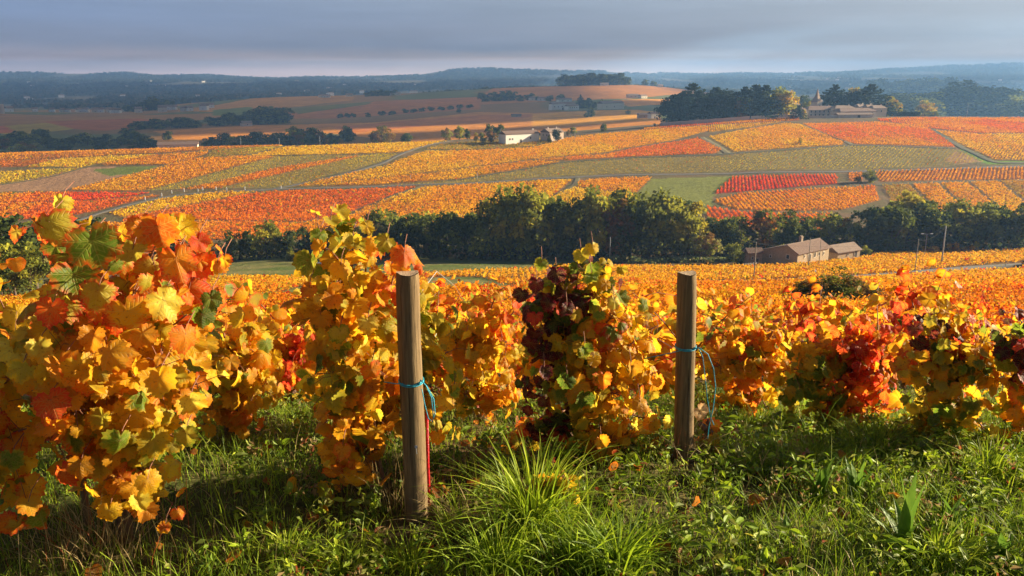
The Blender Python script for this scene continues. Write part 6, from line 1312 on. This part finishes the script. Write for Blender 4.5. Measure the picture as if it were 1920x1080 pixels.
def front():
    parts = []
    X, Y = scatter(140000, 2.2, 6.0, lush); n = len(X); L = vnoise(X/.5, Y/.5, 82)
    dark = np.clip((Y-4.4)/1.2, 0, 1)
    h = rng.gamma(4, .018, n)*(.55+.9*L); lean = h*rng.uniform(.1, 1.0, n)
    parts.append(blades(X, Y, h, rng.uniform(.0018, .0045, n), lean, colpick(['g1', 'g2', 'g3', 'g4', 's1'], [4, 4, 2.5, 1.6, .5], n)))
    X, Y = scatter(30000, 2.2, 9.5); n = len(X); h = rng.uniform(.03, .13, n)
    parts.append(blades(X, Y, h, rng.uniform(.002, .005, n), h*rng.uniform(.3, 1.2, n), colpick(['g1', 'g3', 's2', 's1'], [3, 3, 1.5, 1], n)))
    join('grass', parts, M_GRASS, 'green grass covering the ground before the vines')
    # long arching tufts: centre bottom, and smaller ones
    parts = []
    for px, py, n, hh, sp, cl in [(1080,1060,200,.26,.24,['g1','g3','g2']),(1000,1000,340,.38,.14,['g2','g4','g1']),(1160,1065,260,.26,.15,['g1','g2','g3']),(930,1070,160,.26,.12,['g1','g2']),(770,1065,200,.15,.2,['g2','g4']),(640,1075,160,.14,.2,['g2','g4','g1']),(1640,850,260,.20,.20,['g1','g2','g3']),(1530,860,200,.16,.2,['g1','g2']),(1850,890,200,.22,.25,['g2','g4']),(1760,1050,220,.2,.25,['g2','g4','g1']),(540,1040,120,.16,.2,['g1','g4']),(1400,880,160,.15,.2,['g2','g1','s1']),(870,1000,120,.2,.15,['g2','s1'])]:
        g0 = pick(px, py); a = rng.uniform(0, 6.3, n); r = np.abs(rng.normal(0, sp*.5, n)); X = g0[0]+np.cos(a)*r; Y = g0[1]+np.sin(a)*r
        h = hh*rng.uniform(.45, 1.15, n); parts.append(blades(X, Y, h, rng.uniform(.0045, .0095, n)*(hh/.3)**.4, h*rng.uniform(.2, 1.25, n), colpick(cl, [1]*len(cl), n), seg=6, droop=.75, az=a+rng.normal(0, .7, n)))
    join('long_grass', parts, M_GRASS, 'long arching grass tufts between and before the posts')
    # leafy weeds: stems set with small pale leaves and seed grains
    P_, Sx = [], []
    X, Y = scatter(3000, 2.2, 6.4, lambda x, y: np.clip(vnoise(x/.7+4, y/.7, 84)*1.5-.15, .1, 1)); C, S, K = [], [], []
    vb = []
    for x, y in zip(X, Y):
        z = H(x, y); h = rng.uniform(.05, .17); a = rng.uniform(0, 6.3); lx, ly = math.cos(a)*h*rng.uniform(.1, .9), math.sin(a)*h*rng.uniform(.1, .9); m = rng.integers(14, 34)
        t = rng.uniform(.1, 1, m); q = np.stack([x+lx*t, y+ly*t, z+h*t], -1)+rng.normal(size=(m, 3))*np.array([.018, .018, .012]); C.append(q)
        kind = rng.random(); K += [0 if kind < .42 else (1 if kind < .72 else 2)]*m; S.append(rng.uniform(.010, .023, m)*(1 if kind < .85 else .5))
    C = np.concatenate(C); S = np.concatenate(S); K = np.array(K); V, F = diamonds(C, S)
    cc = np.where((K == 0)[:, None], colpick(['w1', 'g1', 'g3'], [2, 2, 1], len(C)), np.where((K == 1)[:, None], colpick(['w2', 'g4', 'g2'], [2, 1, 1], len(C)), colpick(['s2', 'rd', 'w2'], [2, .6, 1], len(C))))
    parts = [(V, F, np.repeat(cc, 4, 0))]
    # taller broad-leaved weeds, thickest at the lower right
    C, D_ = [], []
    X, Y = scatter(1500, 2.2, 4.6, lambda x, y: np.clip(.25+(px_of(x, y)-900)/700, .12, 1)*np.clip(vnoise(x/.4+4, y/.4, 88)*1.7-.2, .1, 1))
    for x, y in zip(X, Y):
        z = H(x, y); m = rng.integers(6, 14); h = rng.uniform(.04, .15); a = rng.uniform(0, 6.3, m); t = rng.uniform(.2, 1, m); r = rng.uniform(.01, .05, m)
        C.append(np.stack([x+np.cos(a)*r, y+np.sin(a)*r, z+h*t], -1)); D_.append(np.stack([np.cos(a), np.sin(a), rng.uniform(-.2, .9, m)], -1))
    C = np.concatenate(C); A = unit(np.concatenate(D_)); n = len(C); Bv = unit(np.cross(A, unit(rng.normal(size=(n, 3))*.35+np.array([0, 0, 1])))); Nn = np.cross(Bv, A); s = rng.uniform(.014, .036, n)[:, None]
    V = np.stack([C-A*s, C-A*s*.35+Bv*s*.36+Nn*s*.1, C+A*s*.3+Bv*s*.34+Nn*s*.08, C+A*s*1.05-Nn*s*.3, C+A*s*.3-Bv*s*.34+Nn*s*.08, C-A*s*.35-Bv*s*.36+Nn*s*.1, C-Nn*s*.05], 1).reshape(-1, 3)
    o = (np.arange(n)*7)[:, None]; F = np.concatenate([o+np.array([[6, i, (i+1) % 6]]) for i in range(6)])
    parts.append((V, F, np.repeat(colpick(['g1', 'g2', 'w1', 'g4', 'y', 'rd'], [3, 3, 2, 1, .35, .15], n), 7, 0)))
    n = len(X)
    X2, Y2 = scatter(5200, 2.2, 6.5); n = len(X2); h = rng.uniform(.05, .18, n); parts.append(blades(X2, Y2, h, np.full(n, .0016), h*rng.uniform(.2, 1, n), colpick(['s2', 'g3', 'w1'], [1, 1, 1], n)))
    join('weeds', parts, M_GRASS, 'low leafy weeds and seed heads among the grass')
    # dry stalks round the vine feet and posts
    parts = []
    for px, Y0, n, hh, sp in [(200, 2.95, 150, .42, .26), (120, 2.9, 60, .3, .2), (735, 3.25, 60, .38, .14), (880, 3.5, 50, .2, .2), (1283, 3.8, 90, .24, .13), (1050, 3.8, 60, .3, .25), (1180, 3.85, 50, .25, .2), (1430, 4.0, 26, .28, .25), (1500, 3.6, 30, .16, .3), (620, 3.4, 30, .16, .2), (1000, 3.1, 26, .18, .3), (1700, 4.2, 40, .2, .5)]:
        g0 = on_ground(px, Y0); X = g0.x+rng.normal(0, sp*.5, n); Y = g0.y+rng.normal(0, sp*.4, n); h = hh*rng.uniform(.3, 1.2, n)
        parts.append(blades(X, Y, h, rng.uniform(.0016, .0034, n), h*rng.uniform(.05, 1.1, n), colpick(['s1', 's2', 'rd'], [3, 3, .5], n), seg=4, droop=.4))
    join('dry_stalks', parts, M_GRASS, 'dry straw-coloured stalks round the vine feet and posts')
    # fallen leaves
    n = 900; X, Y = scatter(n, 2.3, 7.0, lambda x, y: np.clip(vnoise(x/.8, y/.8, 87)*1.3-.1, .05, 1)*np.where(px_of(x, y) > 1300, .35, 1)); n = len(X)
    C = np.stack([X, Y, height(X, Y)+rng.uniform(.01, .07, n)], -1); N = unit(rng.normal(size=(n, 3))*.45+np.array([0, -.1, 1])); T = unit(rng.normal(size=(n, 3)))
    B, E = pal_colors([('rust','deep',3),('orange','rust',2),('gold','orange',1),('crimson','rust',.6)], n); B *= .75
    V, F, c, e, U = leaves(C, T, N, rng.uniform(.022, .05, n), TPL_M, B, E)
    tag(link('fallen_leaves', np_mesh('fallen_leaves', V, F, M_LEAF, col=c, col2=e, uv=U, smooth=True)), 'fallen russet vine leaves lying in the weeds', kind='stuff')
front()
def strap_leaf(b, base, az, L, w, bend, m=0):
    n = 7; d = Vector((math.cos(az), math.sin(az), 0)); s = Vector((-d.y, d.x, 0)); v = []; f = []
    for i in range(n+1):
        t = i/n; p = Vector(base)+d*(bend*t*t)+Vector((0, 0, L*(t-.35*bend/L*t*t))); ww = w*math.sin(math.pi*min(.12+.88*t, 1.0)**.8)*.5+.001
        v += [p-s*ww+Vector((0, 0, w*.12)), p, p+s*ww+Vector((0, 0, w*.12))]
    for i in range(n):
        for k in (0, 1): f.append((3*i+k, 3*i+k+1, 3*i+k+4, 3*i+k+3))
    b.add(v, f, m)
M_STRAP = surf('broad_weed_leaf', (.09, .19, .02), (.17, .28, .035), scale=25, rough=.5, bump=.3, stretch=(1, 1, .3)); 
def _tr(m, amt=.4):
    nt = m.node_tree; p = [n for n in nt.nodes if n.type == 'BSDF_PRINCIPLED'][0]; o = [n for n in nt.nodes if n.type == 'OUTPUT_MATERIAL'][0]
    t = nt.nodes.new('ShaderNodeBsdfTranslucent'); lk(nt, p.inputs[0].links[0].from_socket, t.inputs[0]); ms = nt.nodes.new('ShaderNodeMixShader'); ms.inputs[0].default_value = amt
    lk(nt, p.outputs[0], ms.inputs[1]); lk(nt, t.outputs[0], ms.inputs[2]); lk(nt, ms.outputs[0], o.inputs[0])
_tr(M_STRAP)
for px, py, n, L, lab in [(1535, 945, 7, .20, 'broad-leaved weed standing behind the others, right of the right post'), (1690, 1040, 9, .22, 'largest broad-leaved weed near the bottom right'), (1600, 935, 6, .14, 'small broad-leaved weed right of the upright one'), (1780, 1000, 7, .17, 'broad-leaved weed in the grass right of the largest one'), (1480, 1010, 5, .08, 'low rosette weed with yellowish leaves at the bottom'), (1870, 1065, 6, .15, 'broad-leaved weed at the bottom right corner')]:
    g = pick(px, py); e = empty('broad_leaf_weed', g, 0, lab, 'weed', 'broad-leaved weeds in the grass')
    for k in range(n):
        b = MB(); strap_leaf(b, (random.uniform(-.015, .015), random.uniform(-.015, .015), -.01), random.uniform(0, 6.3), L*1.45*random.uniform(.6, 1.15), .036*random.uniform(.7, 1.2), L*random.uniform(.15, .8)); b.build('leaf', M_STRAP, e, smooth=True)
# the curled dry leaf behind the right post and the yellow seedling vine shoot before the purple vine
C = np.array([at(1312, 770, 3.86)]); V, F, c, e_, U = leaves(C, np.array([[.6, 0, -.8]]), unit(np.array([[.2, -.9, .3]])), np.array([.055]), TPL_H, np.array([[.62, .42, .22]]), np.array([[.55, .30, .12]]))
tag(link('dry_leaf', np_mesh('dry_leaf', V, F, M_LEAF, col=c, col2=e_, uv=U, smooth=True)), 'pale curled dry leaf sticking out behind the right post', 'leaf')
hero_vine('low yellow-green vine shoot creeping in the grass before the purple vine', (1045, 3.15), [(1020,905,3.1,7,'greeny'),(1070,905,3.1,8,'greeny'),(1000,925,3.1,4,'gold'),(1090,925,3.1,4,'greeny')], size=.085, trunk_h=.10, spread=.05)
hero_vine('few orange vine leaves hanging low right of the right post', (1325, 3.95), [(1335,825,3.9,4,'amber'),(1330,870,3.95,5,'fire'),(1345,845,3.95,2,'fire')], size=.10, trunk_h=.12, spread=.05)
# ---------------------------------------------------------------- the air
HAZE = 1.25e-4
def build_haze():
    m = new_mat('haze'); nt = m.node_tree
    v = nn(nt, 'ShaderNodeVolumePrincipled'); v.inputs['Color'].default_value = (.27, .53, 1.0, 1)
    v.inputs['Density'].default_value = HAZE; v.inputs['Anisotropy'].default_value = .30
    o = nt.nodes.new('ShaderNodeOutputMaterial'); lk(nt, v.outputs[0], o.inputs['Volume'])
    b = MB(); b.box(-30000, -100, -230, 30000, 12400, 135)
    o = b.build('haze', m); tag(o, 'pale blue autumn haze lying over the valley', kind='stuff')
build_haze()
def build_cloud():
    """an out-of-view cloud bank 1.5 km up, added and shaped so its shade lies over the land beyond the opposite hill"""
    X, Y = np.meshgrid(np.linspace(-14000, 24000, 130), np.linspace(1700, 9600, 90), indexing='ij')
    # the bank's near edge, cast down the sun's direction, falls behind the crest
    off = 1500/math.tan(SUN_EL); sx = X-off*math.sin(SUN_AZ); sy = Y-off*math.cos(SUN_AZ)
    e = np.where(sx < 0, 800+sx*.0, 800+np.clip(sx, 0, 2500)*.30) + 260*(fbm(sx/420, sy*0, 71)-.5)
    keep = (sy > e) & ~((fbm(sx/900+5, sy/1500, 73, 4) > .60) & (sx > 700)) & (((sx-200)/260)**2+((sy-1330)/230)**2 > 1)  # gaps cut in the bank to let sun onto chosen far slopes
    n, k = X.shape; i = np.arange(n*k).reshape(n, k)
    q = keep[:-1, :-1] & keep[1:, :-1] & keep[1:, 1:] & keep[:-1, 1:]
    th = 60+260*fbm(X/900, Y/900, 75)
    Vb = np.stack([X, Y, 1500+60*fbm(X/700, Y/700, 74)], -1).reshape(-1, 3); Vt = Vb.copy(); Vt[:, 2] += th.ravel()
    fb = np.stack([i[:-1, :-1], i[:-1, 1:], i[1:, 1:], i[1:, :-1]], -1)[q]
    F = [fb, fb[:, ::-1]+n*k]
    ed = {}
    for f in fb.tolist():
        for a, b in zip(f, f[1:]+f[:1]): ed[(a, b)] = 1
    side = [(a, b, b+n*k, a+n*k)[::-1] for (a, b) in ed if (b, a) not in ed]
    F = np.concatenate([F[0], F[1], np.array(side)])
    m = new_mat('cloud'); nt = m.node_tree
    d = nn(nt, 'ShaderNodeBsdfDiffuse'); d.inputs[0].default_value = (.93, .94, .96, 1)
    t = nt.nodes.new('ShaderNodeBsdfTranslucent'); t.inputs[0].default_value = (.93, .94, .96, 1)
    ms = nt.nodes.new('ShaderNodeMixShader'); ms.inputs[0].default_value = .74; lk(nt, d.outputs[0], ms.inputs[1]); lk(nt, t.outputs[0], ms.inputs[2])
    o = nt.nodes.new('ShaderNodeOutputMaterial'); lk(nt, ms.outputs[0], o.inputs[0])
    tag(link('unseen_clouds', np_mesh('unseen_clouds', np.concatenate([Vb, Vt]), F, m, smooth=True)), 'out-of-view cloud bank added to shade the land beyond the hill', kind='stuff')
build_cloud()
# ---------------------------------------------------------------- look-alikes told apart by their order in the row
def order_labels():
    bpy.context.view_layer.update()
    by = {}
    for o in bpy.data.objects:
        if o.get('label') and o.get('category') in ('tree', 'house'): by.setdefault(o['label'], []).append(o)
    ords = ['first', 'second', 'third', 'fourth', 'fifth', 'sixth', 'seventh', 'eighth', 'ninth', 'tenth', 'eleventh', 'twelfth', 'thirteenth', 'fourteenth']
    for o in bpy.data.objects:
        t = o.get('label')
        if t:
            for cut in (' round', ' green', ' the'):
                if len(t.split()) > 16: t = t.replace(cut, '', 1)
            o['label'] = t
    for l, os_ in by.items():
        if 1 < len(os_) <= 14:
            os_.sort(key=lambda o: project(np.array(o.matrix_world.translation))[0])
            for i, o in enumerate(os_):
                t = f'{ords[i]} from left: {l}'
                for cut in (' round', ' green', ' the'):
                    if len(t.replace(':', ' ').split()) > 16: t = t.replace(cut, '', 1)
                o['label'] = t
order_labels()
